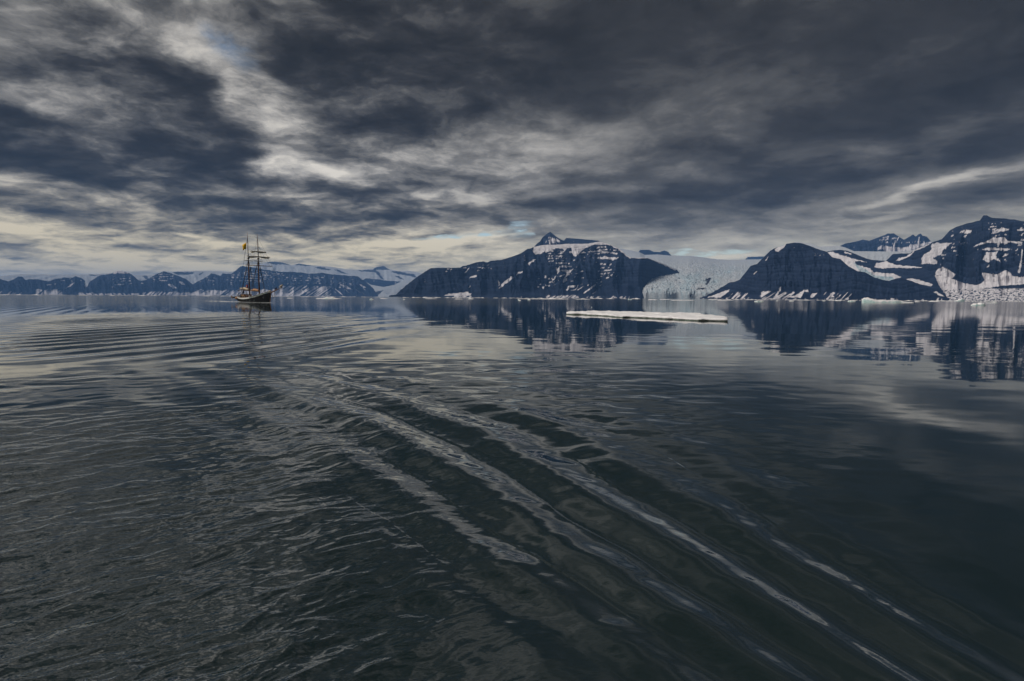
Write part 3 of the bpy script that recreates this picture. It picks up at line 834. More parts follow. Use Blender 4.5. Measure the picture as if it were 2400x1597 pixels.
M_HULL = simple_mat('tarred_hull', (0.003, 0.004, 0.004), 0.8, 0.4, 0.8)
M_HULL.node_tree.nodes['Principled BSDF'].inputs['Specular IOR Level'].default_value = 0.15
M_WHITE = simple_mat('white_paint', (0.72, 0.72, 0.68), 0.5, 0.12, 1.5)
M_GREY = simple_mat('grey_green_paint', (0.20, 0.25, 0.23), 0.55, 0.2, 1.0)
M_WOOD = simple_mat('varnished_spar', (0.12, 0.055, 0.032), 0.45, 0.4, 2.0)
M_DECK = simple_mat('teak_deck', (0.22, 0.15, 0.09), 0.7, 0.3, 2.0)
M_CANVAS = simple_mat('furled_canvas', (0.55, 0.46, 0.33), 0.9, 0.25, 1.2)
M_SAIL = simple_mat('grey_furled_sail', (0.46, 0.44, 0.36), 0.9, 0.25, 1.2)
M_ROPE = simple_mat('tarred_rope', (0.020, 0.020, 0.022), 0.8, 0.3, 4.0)
M_REDSPAR = simple_mat('red_brown_spar', (0.16, 0.03, 0.02), 0.5, 0.3, 2.0)
M_GLASS = simple_mat('dark_glass', (0.02, 0.025, 0.03), 0.08, 0.2, 1.0)
M_YELLOW = simple_mat('yellow_cloth', (0.80, 0.46, 0.01), 0.85, 0.2, 1.0)
M_RED = simple_mat('red_cloth', (0.55, 0.03, 0.05), 0.85, 0.15, 1.0)
M_WCLOTH = simple_mat('white_cloth', (0.78, 0.76, 0.76), 0.85, 0.05, 1.0)
M_NAVY = simple_mat('navy_cloth', (0.02, 0.025, 0.06), 0.85, 0.2, 1.0)
M_TAN = simple_mat('tan_canvas', (0.50, 0.27, 0.13), 0.8, 0.25, 1.5)
M_RUBBER = simple_mat('dark_rubber', (0.012, 0.014, 0.015), 0.55, 0.3, 1.5)
M_FOAM = simple_mat('white_foam', (0.70, 0.73, 0.74), 0.8, 0.1, 3.0)


# ------------------------------------------------------------------ the schooner
def build_ship():
    sx, sy = ground(598.3, 709.2)
    head = math.radians(-42)
    ship = empty('schooner', (sx, sy, 0), head)
    tag(ship, 'two-masted sailing ship with dark hull, pale bulwark and furled sails', 'sailing ship')

    def sheer(x):                     # rail height along the hull
        return 1.75 + 0.0075 * (x + 4.5) ** 2 + (0.10 if x > 9 else 0)

    def half(x, z):                   # half breadth
        q = (x + 12.6) / 26.8
        q = min(max(q, 0.0), 1.0)
        plan = (1 - abs(2 * (q - 0.42)) ** 2.6 if q < 0.42 else 1 - ((q - 0.42) / 0.58) ** 2.3)
        plan = max(plan, 0.0)
        if q < 0.42:
            plan = 0.62 + 0.38 * (1 - ((0.42 - q) / 0.42) ** 2.0)
        lo = 1 - 0.45 * max(0.0, (0.9 - z) / 2.2) ** 1.3
        fin = 1.0
        if z < 0.6 and q < 0.25:      # run aft
            fin = max(0.05, 1 - ((0.25 - q) / 0.25) ** 1.2 * (0.6 - z) * 0.55)
        return 3.05 * plan * lo * fin + 0.03

    def endx(t, z):                   # raked stem and counter stern
        a = -12.6 - 0.28 * max(z, -0.2); b = 13.3 + 0.30 * max(z, -0.5)
        return a + (b - a) * t

    N, K = 34, 10
    hull = MB(); rows_s = []; rows_p = []
    for i in range(N + 1):
        tt = i / N
        tt = 0.5 - 0.5 * math.cos(math.pi * tt) if False else tt
        rs = []; rp = []
        zt = sheer(endx(tt, 2.0)) - 0.50
        for j in range(K + 1):
            z = -1.2 + (zt + 1.2) * j / K
            x = endx(tt, z)
            y = half(-12.6 + 26.8 * tt, z)
            rs.append((x, -y, z)); rp.append((x, y, z))
        rows_s.append(rs); rows_p.append(rp)
    hull.sheet(rows_s); hull.sheet([r[::-1] for r in rows_p])
    hull.sheet([[(p[0], p[1], p[2]) for p in rows_s[0]], [(p[0], p[1], p[2]) for p in rows_p[0]]])
    hull.sheet([rows_s[-1], rows_p[-1]])
    ho = hull.build('hull', M_HULL, ship, True)
    hn = hull
    # stem post and rudder
    MB().tube([(13.0, 0, -1.0), (13.5, 0, 0.6), (14.05, 0, 2.2), (14.45, 0, 3.6)], [0.16, 0.16, 0.18, 0.16], 6).build('stem_post', M_WOOD, ho)
    MB().box((-12.9, 0, 0.2), (0.5, 0.12, 2.4)).build('rudder', M_HULL, ho)

    def strip(x0f, x1f, lowf, highf, out):
        mb = MB()
        for sgn in (-1, 1):
            rows = []
            for i in range(25):
                tt = x0f + (x1f - x0f) * i / 24
                xs_ = -12.6 + 26.8 * tt
                sh = sheer(endx(tt, 2.0))
                r_ = []
                for j in range(3):
                    z = sh + lowf + (highf - lowf) * j / 2
                    r_.append((endx(tt, z), sgn * (half(xs_, z) + out), z))
                rows.append(r_ if sgn < 0 else r_[::-1])
            mb.sheet(rows)
        return mb
    strip(0.0, 0.56, -0.53, 0.02, 0.012).build('bulwark', M_WHITE, ship, True)
    strip(0.56, 1.0, -0.40, 0.02, 0.012).build('bulwark', M_GREY, ship, True)
    # transom panel and capping rail
    tr = MB(); sh0 = sheer(endx(0, 2.0)); w0 = half(-12.6, 1.8)
    tr.box((endx(0, sh0) - 0.03, 0, sh0 - 0.26), (0.06, 2 * w0, 0.55)).build('transom_board', M_WHITE, ship)
    for sgn in (-1, 1):
        pts = []
        for i in range(25):
            tt = i / 24
            sh = sheer(endx(tt, 2.0)) + 0.06
            pts.append((endx(tt, sh), sgn * half(-12.6 + 26.8 * tt, sh), sh))
        MB().tube(pts, 0.07, 6).build('rail', M_WOOD, ship)
    # deck
    dk = MB(); rows = []
    for i in range(25):
        tt = i / 24
        z = sheer(endx(tt, 2.0)) - 0.75
        y = half(-12.6 + 26.8 * tt, z) - 0.03
        rows.append([(endx(tt, z), -y, z), (endx(tt, z), 0, z + 0.06), (endx(tt, z), y, z)])
    dk.sheet(rows); dk.build('deck', M_DECK, ship)
    dz_ = lambda x: sheer(x) - 0.72
    # rail stanchions with a wire along the side
    for sgn in (-1, 1):
        wire = []
        for i in range(13):
            tt = 0.03 + 0.90 * i / 12
            x = -12.6 + 26.8 * tt; sh = sheer(endx(tt, 2.0))
            p = (endx(tt, sh), sgn * (half(x, sh) - 0.05), sh)
            MB().tube([p, (p[0], p[1], p[2] + 0.62)], 0.03, 5).build('stanchion', M_WHITE, ship)
            wire.append((p[0], p[1], p[2] + 0.60))
        MB().tube(wire, 0.018, 4).build('guard_wire', M_ROPE, ship)
    # deck houses
    def house(x, l, w, h, roof, wmat=M_WHITE, nwin=3):
        h0 = MB().box((x, 0, dz_(x) + h / 2), (l, w, h), taper=0.96).build('deckhouse', wmat, ship)
        MB().box((x, 0, dz_(x) + h + 0.04), (l + 0.25, w + 0.25, 0.08)).build('roof', roof, h0)
        for sgn in (-1, 1):
            for i in range(nwin):
                xx = x - l / 2 + l * (i + 0.5) / nwin
                MB().box((xx, sgn * (w / 2 * 0.985), dz_(x) + h * 0.60), (l / nwin * 0.5, 0.06, h * 0.32)).build('window', M_GLASS, h0)
        return h0
    house(-8.6, 3.4, 3.0, 1.9, M_DECK, M_TAN, 3)
    house(-0.3, 5.2, 2.8, 1.35, M_WHITE, M_WHITE, 4)
    house(7.6, 2.2, 2.2, 1.1, M_WHITE, M_WHITE, 2)
    # wheel shelter, windlass, hatch, raft canisters
    MB().tube([(-10.9, 0, dz_(-10.9)), (-10.9, 0, dz_(-10.9) + 1.0)], 0.16, 8).build('binnacle', M_WOOD, ship)
    wl = MB()
    for k_ in range(8):
        a = k_ * math.pi / 4
        wl.tube([(-11.4, 0, dz_(-11) + 0.9), (-11.4, 0.62 * math.cos(a), dz_(-11) + 0.9 + 0.62 * math.sin(a))], 0.03, 4)
    wl.tube([(-11.4, 0.5 * math.cos(i * math.pi / 8), dz_(-11) + 0.9 + 0.5 * math.sin(i * math.pi / 8)) for i in range(17)], 0.04, 5)
    wl.build('steering_wheel', M_WOOD, ship)
    MB().tube([(9.7, -0.9, dz_(9.7) + 0.5), (9.7, 0.9, dz_(9.7) + 0.5)], [0.3, 0.3], 10).box((9.7, -0.9, dz_(9.7) + 0.4), (0.5, 0.2, 0.9)).box((9.7, 0.9, dz_(9.7) + 0.4), (0.5, 0.2, 0.9)).build('windlass', M_RUBBER, ship)
    MB().box((-3.6, 0, dz_(-3.6) + 0.3), (1.3, 1.6, 0.6), taper=0.9).build('hatch', M_WOOD, ship)
    for yy in (-1.6, 1.6):
        MB().tube([(3.2, yy, dz_(3) + 0.45), (3.3, yy, dz_(3) + 0.45), (4.5, yy, dz_(3) + 0.45), (4.6, yy, dz_(3) + 0.45)], [0.2, 0.32, 0.32, 0.2], 10).build('raft_canister', M_WHITE, ship)

    # masts
    def mast(x, top, rk, cross, lower_r):
        zb = dz_(x)
        mo = MB().tube([(x, 0, zb - 0.3), (x - rk * 0.5, 0, cross + 1.0)], [lower_r, lower_r * 0.85], 12).build('mast', M_WOOD, ship, True)
        tb = (x - rk * 0.45 + 0.30, 0, cross - 1.4)
        MB().tube([tb, (x - rk * 0.8 + 0.2, 0, top - 2.6), (x - rk + 0.2, 0, top)], [lower_r * 0.62, lower_r * 0.40, 0.05], 10).build('topmast', M_WOOD, mo, True)
        MB().box((x - rk * 0.45, 0, cross), (1.0, 2.6, 0.12)).box((x - rk * 0.45 + 0.5, 0, cross), (0.12, 3.0, 0.14)).build('crosstree', M_RUBBER, mo)
        MB().tube([(x - rk * 0.4 + 0.15, 0, cross + 0.75), (x - rk * 0.4 + 0.15, 0, cross + 1.1)], lower_r * 1.5, 10).build('mast_cap', M_RUBBER, mo)
        MB().tube([(x, 0, zb + 0.05), (x, 0, zb + 1.5)], lower_r * 1.35, 12).build('pin_rail_collar', M_RUBBER, mo)
        return mo
    XM, XF = -5.1, 4.2
    mast(XM, 27.0, 0.35, 16.2, 0.26)
    mast(XF, 25.7, 0.30, 15.6, 0.26)

    def shrouds(x, cross, n, spread):
        for sgn in (-1, 1):
            feet = []
            for i in range(n):
                xf = x - 0.4 - spread * i
                tt = (xf + 12.6) / 26.8
                feet.append(Vector((xf, sgn * (half(xf, 1.8) + 0.05), sheer(xf) + 0.02)))
            head_ = Vector((x, sgn * 0.2, cross - 0.2))
            so = None
            for i, p in enumerate(feet):
                MB().tube([p, head_], 0.036, 5).build('shroud', M_ROPE, ship)
            rt = MB()
            for k_ in range(1, 22):
                q = k_ / 25.0
                a = feet[0].lerp(head_, q); b = feet[-1].lerp(head_, q)
                rt.tube([a, b], 0.018, 4)
            tag(rt.build('ratlines', M_ROPE, ship), kind='stuff')
            # topmast shrouds and backstay
            MB().tube([(x - 0.3, sgn * 1.45, cross + 0.05), (x, 0, cross + 8.6)], 0.022, 4).build('topmast_shroud', M_ROPE, ship)
            MB().tube([(x - 5.2, sgn * (half(x - 5.2, 1.8)), sheer(x - 5.2)), (x, 0, cross + 9.3)], 0.026, 4).build('backstay', M_ROPE, ship)
    shrouds(XM, 16.2, 4, 0.75)
    shrouds(XF, 15.6, 4, 0.75)

    # yards across the foremast
    def yard(z, ln, r, material, sail=None, x=XF + 0.45):
        yo = MB().tube([(x, -ln / 2, z), (x, -ln / 4, z), (x, 0, z), (x, ln / 4, z), (x, ln / 2, z)], [r * 0.55, r * 0.9, r, r * 0.9, r * 0.55], 8).build('yard', material, ship, True)
        if sail:
            ra = random.Random(int(z * 10))
            pts = []; rads = []
            for i in range(19):
                q = -1 + 2 * i / 18
                bulge = sail * (0.75 + 0.35 * math.sin(q * 5 + z) + 0.5 * max(0, abs(q) - 0.55) * 1.6 + ra.uniform(-.12, .12))
                if abs(q) > 0.97: bulge *= 0.55
                pts.append((x + 0.05, q * ln * 0.46, z - r - bulge * 0.85)); rads.append(bulge)
            so = MB().tube(pts, rads, 10).build('furled_sail', M_SAIL, ship, True)
            for i in range(7):
                q = -0.85 + 1.7 * i / 6
                MB().tube([(x + 0.05, q * ln * 0.46, z + 0.12), (x + 0.42, q * ln * 0.46, z - 0.3), (x + 0.05, q * ln * 0.46, z - 0.95)], 0.022, 4).build('gasket', M_ROPE, so)
        for sgn in (-1, 1):
            MB().tube([(x, sgn * ln / 2 * 0.97, z), (x - 0.2, 0, z + ln * 0.27)], 0.018, 4).build('lift', M_ROPE, yo)
            MB().tube([(x, sgn * ln / 2 * 0.98, z), (XM + 0.3, 0, z - 1.5)], 0.014, 4).build('brace', M_ROPE, yo)
        return yo
    yard(13.9, 10.1, 0.13, M_REDSPAR)
    yard(17.3, 8.6, 0.12, M_WOOD, 0.24)
    yard(19.2, 5.9, 0.10, M_WOOD, 0.26)

    # booms and gaffs with stowed sails
    def boom(x0, x1, z0, z1, name_sail, r, rs, material):
        bo = MB().tube([(x0, 0, z0), ((x0 + x1) / 2, 0, (z0 + z1) / 2), (x1, 0, z1)], [r, r * 1.1, r * 0.8], 8).build('boom', M_WOOD, ship, True)
        ra = random.Random(int(abs(x0) * 7))
        pts = []; rads = []
        for i in range(15):
            q = i / 14
            a = rs * (0.55 + 0.6 * math.sin(math.pi * min(1, q * 1.05 + 0.08))) * (1 + ra.uniform(-.12, .12))
            pts.append((x0 + (x1 - x0) * (0.03 + 0.92 * q), ra.uniform(-.05, .05), z0 + (z1 - z0) * q + r + a * 0.9)); rads.append(a)
        MB().tube(pts, rads, 10).build('furled_sail', material, ship, True)
        gz = rs * 2 + 0.25
        MB().tube([(x0, 0, z0 + gz), (x0 + (x1 - x0) * 0.7, 0, z0 + (z1 - z0) * 0.7 + gz)], [0.09, 0.06], 8).build('gaff', M_WOOD, ship)
    boom(XM - 0.4, -15.0, 4.5, 5.2, 'main', 0.13, 0.42, M_CANVAS)
    boom(XF - 0.4, XM + 0.9, 4.2, 4.5, 'fore', 0.11, 0.34, M_TAN)
    # boom gallows aft, davits
    g = MB()
    for yy in (-1.5, 1.5):
        g.tube([(-11.8, yy, dz_(-11.8)), (-11.8, yy, 4.6)], 0.07, 6)
    g.tube([(-11.8, -1.9, 4.65), (-11.8, 1.9, 4.65)], 0.09, 6)
    g.build('boom_gallows', M_WOOD, ship)
    for yy in (-1.4, 1.4):
        MB().tube([(-12.7, yy, 1.7), (-12.9, yy, 2.9), (-13.5, yy, 3.4), (-14.2, yy, 3.35)], [0.09, 0.08, 0.07, 0.06], 6).build('davit', M_WHITE, ship)
        MB().tube([(-14.15, yy, 3.35), (-14.15, yy, 2.25)], 0.025, 4).build('davit_fall', M_ROPE, ship)

    # bowsprit, jib-boom, head sails stowed on it, net and martingale
    bs = MB().tube([(10.6, 0, 3.1), (17.5, 0, 4.35), (24.0, 0, 5.65)], [0.25, 0.22, 0.10], 10).build('bowsprit', M_WOOD, ship, True)
    MB().tube([(17.6, 0, 4.3), (17.5, 0, 2.2)], [0.07, 0.05], 6).build('dolphin_striker', M_WOOD, bs)
    for sgn in (-1, 1):
        MB().tube([(13.6, sgn * 0.9, 2.7), (18, sgn * 0.9, 4.0), (23.9, 0, 5.6)], 0.03, 4).build('bowsprit_shroud', M_ROPE, bs)
    MB().tube([(14.0, 0, 0.8), (17.5, 0, 2.25), (23.9, 0, 5.55)], 0.035, 4).build('bobstay', M_ROPE, bs)
    for (xa, xb, r_, m_) in ((11.2, 14.2, 0.34, M_YELLOW), (18.0, 19.4, 0.30, M_NAVY), (21.8, 24.2, 0.36, M_YELLOW)):
        za = 3.1 + (xa - 10.6) * 0.190 + 0.45; zb = 3.1 + (xb - 10.6) * 0.190 + 0.5
        MB().tube([(xa, 0, za), (xa + (xb - xa) * .3, 0.05, za + (zb - za) * .3 + .1), (xa + (xb - xa) * .7, -0.05, za + (zb - za) * .7 + .15), (xb, 0, zb + 0.25)], [r_ * .5, r_, r_ * .9, r_ * .45], 10).build('furled_jib', M_CANVAS if m_ is M_YELLOW else m_, ship, True)
    # stays
    def stay(a, b, r=0.026, nm='stay'):
        MB().tube([a, b], r, 4).build(nm, M_ROPE, ship)
    stay((13.6, 0, 3.8), (XF, 0, 15.4)); stay((18.6, 0, 4.7), (XF + 0.2, 0, 17.6)); stay((23.6, 0, 5.7), (XF + 0.1, 0, 21.5)); stay((23.9, 0, 5.8), (XF, 0, 24.8))
    stay((XF + 0.2, 0, 15.8), (XM, 0, 17.0)); stay((XF, 0, 24.5), (XM, 0, 25.6)); stay((XM + 2.8, 0, 3.0), (XM, 0, 15.8))
    stay((-15.0, 0, 5.2), (XM, 0, 26.0), 0.02, 'topping_lift'); stay((-12.6, 1.2, 2.3), (XM, 0, 24.0), 0.02, 'flag_halyard')
    for i in range(4):
        stay((XF - 0.2, (-1) ** i * 0.25 * (1 + i), dz_(XF) + 1), (XF - 0.05 * i, (-1) ** i * 0.12, 13.4 + i * 1.2), 0.016, 'halyard')
        stay((XM - 0.2, (-1) ** i * 0.25 * (1 + i), dz_(XM) + 1), (XM - 0.05 * i, (-1) ** i * 0.12, 13.4 + i * 1.2), 0.016, 'halyard')
    # cathead anchors
    for sgn in (-1, 1):
        MB().tube([(12.0, sgn * 1.5, 2.9), (12.0, sgn * 1.75, 1.7)], 0.07, 6).tube([(11.5, sgn * 1.8, 2.0), (12.0, sgn * 1.78, 1.65), (12.5, sgn * 1.75, 2.0)], 0.08, 6).build('anchor', M_RUBBER, ship)
    # scuttles in the hull side
    for sgn in (-1, 1):
        for xx in (-6.5, -3.5, -0.5, 2.5, 5.5):
            y = half(xx, 0.8)
            MB().tube([(xx, sgn * (y - 0.05), 0.85), (xx, sgn * (y + 0.02), 0.85)], 0.13, 10).build('porthole', M_GREY, ho)

    Rz = Matrix.Rotation(head, 4, 'Z'); T = Matrix.Translation((sx, sy, 0))
    W = lambda p: (T @ Rz) @ Vector(p)

    # dinghy slung in the davits across the stern
    dg = empty('dinghy', W((-14.2, -1.1, 1.55)), head + math.pi / 2)
    tag(dg, 'dark inflatable dinghy slung across the stern of the sailing ship', 'dinghy')
    tb = MB(); pts = []
    for i in range(25):
        a = math.pi * (-0.5 + i / 24.0)
        pts.append((0.9 + 1.25 * math.cos(a) if abs(i - 12) < 9 else 0.9 - 0.32 * (abs(i - 12) - 8), 0.78 * math.sin(a) if abs(i - 12) < 9 else 0.78 * (1 if i > 12 else -1), 0.42 + (0.22 * math.cos(a) if abs(i - 12) < 9 else 0)))
    pts = [(-2.3, -0.76, 0.38)] + pts + [(-2.3, 0.76, 0.38)]
    tb.tube(pts, [0.16] + [0.27] * (len(pts) - 2) + [0.16], 10).build('tube', M_RUBBER, dg, True)
    MB().sheet([[(-2.2, -0.7, 0.3), (0, -0.7, 0.25), (1.9, -0.2, 0.45)], [(-2.2, 0, 0.05), (0, 0, 0.0), (2.1, 0, 0.4)], [(-2.2, 0.7, 0.3), (0, 0.7, 0.25), (1.9, 0.2, 0.45)]]).build('floor', M_GREY, dg)
    MB().box((-2.1, 0, 0.42), (0.08, 1.3, 0.5)).build('transom', M_WOOD, dg)
    ob_ = MB().box((-2.35, 0, 0.75), (0.35, 0.28, 0.4), taper=0.8).box((-2.3, 0, 0.25), (0.16, 0.12, 0.75)).build('outboard_motor', M_TAN, dg)
    # tan fender on the quarter
    fd = empty('fender', W((-12.6, -2.15, 1.55)))
    tag(fd, 'round tan fender hanging at the stern quarter of the sailing ship', 'fender')
    f_ = MB().tube([(0, 0, -0.5), (0, 0, -0.38), (0, 0, -0.1), (0, 0, 0.25), (0, 0, 0.48), (0, 0, 0.6)], [0.1, 0.42, 0.58, 0.52, 0.25, 0.06], 12)
    f_.build('buoy_body', M_TAN, fd, True)
    MB().tube([(0, 0, 0.55), (0.25, 0.1, 1.1)], 0.03, 5).build('lanyard', M_ROPE, fd)

    # flags
    def flag(name, label, base_, w_, h_, mats, droop, yaw):
        fo = empty(name, W(base_), head + yaw)
        tag(fo, label, 'flag')
        for bi, (z0, z1, m_) in enumerate(mats):
            mb = MB(); rows = []
            for i in range(9):
                q = i / 8
                r_ = []
                for j in range(4):
                    z = z0 + (z1 - z0) * j / 3
                    r_.append((-w_ * q * (0.75 + 0.1 * z), 0.14 * math.sin(q * 7 + z * 1.5) * q, h_ * z - droop * q ** 1.3 + 0.05 * math.sin(q * 9)))
                rows.append(r_)
            mb.sheet(rows)
            o_ = mb.build('cloth' if len(mats) == 1 else 'band', m_, fo, True)
            sd = o_.modifiers.new('thickness', 'SOLIDIFY'); sd.thickness = 0.012
        return fo
    flag('flag', 'yellow flag flying high beside the taller mast', (-7.7, 0.35, 21.0), 1.75, 2.3, [(0, 1, M_YELLOW)], 0.9, 0.85)
    flag('ensign', 'small red and white flag above the stowed sail', (-5.9, -0.25, 5.9), 0.9, 1.0, [(0, 0.4, M_RED), (0.4, 0.6, M_WCLOTH), (0.6, 1, M_RED)], 0.25, 0.85)
    MB().tube([(-5.85, -0.25, 5.4), (-5.85, -0.25, 7.0)], 0.025, 4).build('flag_staff', M_ROPE, ship)
    flag('stern_flag', 'dark drooping flag on the staff at the stern', (-13.1, 0.9, 3.6), 0.9, 1.3, [(0, 1, M_NAVY)], 1.0, 0.85)
    MB().tube([(-12.9, 0.9, 1.9), (-13.1, 0.9, 5.1)], 0.035, 5).build('ensign_staff', M_WOOD, ship)

    # crew on deck
    def person_mesh(nm, jacket):
        m, nt, b = mat('clothes_' + nm)
        z = nt.new('ShaderNodeSeparateXYZ')
        nt.put(z.inputs[0], nt.new('ShaderNodeTexCoord').outputs['Object'])
        zz = nt.m('DIVIDE', z.outputs[2], 2.0)
        rp = nt.new('ShaderNodeValToRGB'); rp.color_ramp.interpolation = 'CONSTANT'
        nt.put(rp.inputs[0], zz)
        e = rp.color_ramp.elements
        e[0].position = 0.0; e[0].color = (0.015, 0.016, 0.02, 1)
        e[1].position = 0.43; e[1].color = (*jacket, 1)
        q = e.new(0.745); q.color = (0.42, 0.27, 0.20, 1)
        q = e.new(0.845); q.color = (0.03, 0.025, 0.025, 1)
        nt.put(b.inputs['Base Color'], rp.outputs[0]); b.inputs['Roughness'].default_value = 0.85
        V = [(0, 0, 0.95, .15, .11), (0, 0, 1.15, .15, .11), (0, 0, 1.36, .18, .11), (0, 0, 1.50, .06, .06), (0.01, 0, 1.60, .085, .095), (0.01, 0, 1.74, .075, .09)]
        Ed = [(0, 1), (1, 2), (2, 3), (3, 4), (4, 5)]
        for sg in (-1, 1):
            n0 = len(V)
            V += [(0, sg * .10, .90, .09, .09), (0.02, sg * .11, .50, .065, .065), (-0.01, sg * .11, .09, .05, .05), (0.14, sg * .12, .04, .04, .035)]
            Ed += [(0, n0), (n0, n0 + 1), (n0 + 1, n0 + 2), (n0 + 2, n0 + 3)]
            n0 = len(V)
            V += [(0, sg * .20, 1.42, .065, .065), (0.02, sg * .27, 1.15, .05, .05), (0.16, sg * .25, 0.95, .038, .038), (0.22, sg * .24, 0.89, .035, .02)]
            Ed += [(2, n0), (n0, n0 + 1), (n0 + 1, n0 + 2), (n0 + 2, n0 + 3)]
            for fi in range(4):
                V.append((0.29 + 0.012 * (fi in (1, 2)), sg * (.215 + .017 * fi), 0.82, .009, .009)); Ed.append((n0 + 3, len(V) - 1))
            V.append((0.24, sg * .19, 0.86, .010, .010)); Ed.append((n0 + 3, len(V) - 1))
        me = bpy.data.meshes.new('person_' + nm)
        me.from_pydata([v[:3] for v in V], Ed, [])
        o = bpy.data.objects.new('person', me)
        col.objects.link(o)
        o.modifiers.new('body', 'SKIN')
        for i, v in enumerate(V):
            me.skin_vertices[0].data[i].radius = (v[3], v[4])
        me.skin_vertices[0].data[0].use_root = True
        sb = o.modifiers.new('smooth', 'SUBSURF'); sb.levels = 1; sb.render_levels = 1
        dg_ = bpy.context.evaluated_depsgraph_get()
        ev = o.evaluated_get(dg_)
        m2 = bpy.data.meshes.new_from_object(ev)
        m2.materials.clear(); m2.materials.append(m)
        m2.polygons.foreach_set('use_smooth', [True] * len(m2.polygons))
        o.modifiers.clear(); o.data = m2
        return o
    for nm, jk, (px_, py_, rz), lab in (
            ('red', (0.16, 0.02, 0.025), (-1.9, -2.2, 0.4), 'person in a dark red jacket standing by the midship rail'),
            ('maroon', (0.10, 0.03, 0.04), (1.4, -2.1, -1.2), 'person in a maroon jacket beside the white deckhouse'),
            ('black', (0.02, 0.02, 0.025), (-3.1, -1.9, -0.9), 'person in a black jacket near the taller mast'),
            ('navy', (0.02, 0.03, 0.07), (-10.2, -1.4, 0.2), 'person in a navy jacket standing at the ship\'s wheel'),
            ('ochre', (0.35, 0.24, 0.08), (-6.6, -2.1, -0.6), 'person in an ochre jacket by the tan deckhouse')):
        p = person_mesh(nm, jk)
        p.location = W((px_, py_, dz_(px_) + 0.02)); p.rotation_euler = (0, 0, head + rz)
        tag(p, lab, 'person', 'crew on the deck of the ship')
    # foam at the cutwater and along the waterline, trailing astern
    m, nt, b = mat('foam_streak')
    b.inputs['Base Color'].default_value = (0.72, 0.75, 0.76, 1); b.inputs['Roughness'].default_value = 0.8
    rnd = random.Random(4)
    fm = MB()
    def fleck(x, y, r_):
        n_ = 7
        P = W((x, y, 0))
        vs_ = [(P.x + r_ * rnd.uniform(.6, 1.2) * math.cos(2 * math.pi * i / n_) * 1.8, P.y + r_ * rnd.uniform(.6, 1.2) * math.sin(2 * math.pi * i / n_), 0.10) for i in range(n_)]
        vs_.append((P.x, P.y, 0.16))
        fm.add(vs_, [(i, (i + 1) % n_, n_) for i in range(n_)])
    for i in range(120):
        q = rnd.random()
        x = 13.4 - 26 * q ** 1.4
        fleck(x, -(half(x, 0.05) + 0.15 + rnd.random() * 0.5), rnd.uniform(.10, .28))
    for i in range(60):
        fleck(13.3 + rnd.uniform(-.4, 1.2), rnd.uniform(-.9, .5), rnd.uniform(.12, .3))
    for i in range(160):
        d_ = rnd.random() ** 1.5 * 40
        fleck(-13 - d_, rnd.gauss(0, 0.7 + d_ * 0.03), rnd.uniform(.10, .35))
    tag(fm.build('foam', m), 'thin white foam along the waterline and astern of the ship', 'foam', kind='stuff')


build_ship()

# ------------------------------------------------------------------ drifting ice
M_BERG, nt, b = mat('berg_ice')
o_ = nt.new('ShaderNodeTexCoord').outputs['Object']
geo = nt.new('ShaderNodeNewGeometry')
sp = nt.new('ShaderNodeSeparateXYZ'); nt.put(sp.inputs[0], geo.outputs['Normal'])
n1 = nt.noise(o_, 0.9, 6.0, 0.6)
up_ = nt.rng(nt.m('ADD', sp.outputs[2], nt.m('MULTIPLY', nt.m('SUBTRACT', n1, 0.5), 0.8)), 0.25, 0.7)
nt.put(b.inputs['Base Color'], nt.mix(up_, nt.mix(nt.rng(n1, .35, .65), (0.38, 0.60, 0.58), (0.66, 0.78, 0.76)), (0.86, 0.85, 0.85)))
b.inputs['Roughness'].default_value = 0.55
bp = nt.new('ShaderNodeBump'); bp.inputs['Strength'].default_value = 0.5; bp.inputs['Distance'].default_value = 0.3
nt.put(bp.inputs['Height'], nt.noise(o_, 2.0, 6.0, 0.6)); nt.put(b.inputs['Normal'], bp.outputs[0])


def berg(name, label, x0, x1, yw, prof, group=None, cat='iceberg', seed=0, depth_ratio=0.35, nu=40, nv=16, zscale=1.0):
    """ice lump afloat: waterline between bearings x0 and x1 at picture row yw; prof = heights in rows along its length"""
    hw = (x1 - x0) / 2 * ROLL
    xa, ya = ground(x0, yw - hw); xb, yb = ground(x1, yw + hw)
    cx, cyy = (xa + xb) / 2, (ya + yb) / 2
    L = math.hypot(xb - xa, yb - ya); ang = math.atan2(yb - ya, xb - xa)
    mpp = math.hypot(cx, cyy) / math.hypot(FOC, (x0 + x1) / 2 - 1200)       # metres per picture row there
    D = L * depth_ratio
    u = np.linspace(-1, 1, nu); v = np.linspace(-1, 1, nv)
    Vv, Uu = np.meshgrid(v, u)
    rng_ = np.interp(u, np.linspace(-1, 1, len(prof)), prof) * mpp * zscale
    edge = np.sqrt(np.maximum(0, 1 - np.abs(Uu) ** 3.5)) * (0.85 + 0.25 * fbm(Uu * 2.2 + seed, Uu * 0 + seed, 3, seed))
    X = Uu * L / 2 + 0.04 * L * fbm(Uu * 3, Vv * 2 + seed, 3, seed + 1) * (1 - np.abs(Uu))
    Y = Vv * D / 2 * np.maximum(edge, 0.02)
    cs = np.clip((1 - np.abs(Vv)) / 0.22, 0, 1) ** 0.6
    lump = 0.78 + 0.5 * fbm(Uu * 3.5 + seed, Vv * 1.6, 4, seed + 2)
    Zz = rng_[:, None] * cs * lump
    Zz = np.where(np.abs(Vv) > 0.999, -0.3 - 0.1 * mpp, np.maximum(Zz, 0.02))
    Zz[0] = Zz[-1] = -0.3
    o = grid_mesh(name, X, Y, Zz, M_BERG, smooth=True)
    o.location = (cx, cyy, 0); o.rotation_euler = (0, 0, ang)
    tag(o, label, cat, group)
    return o


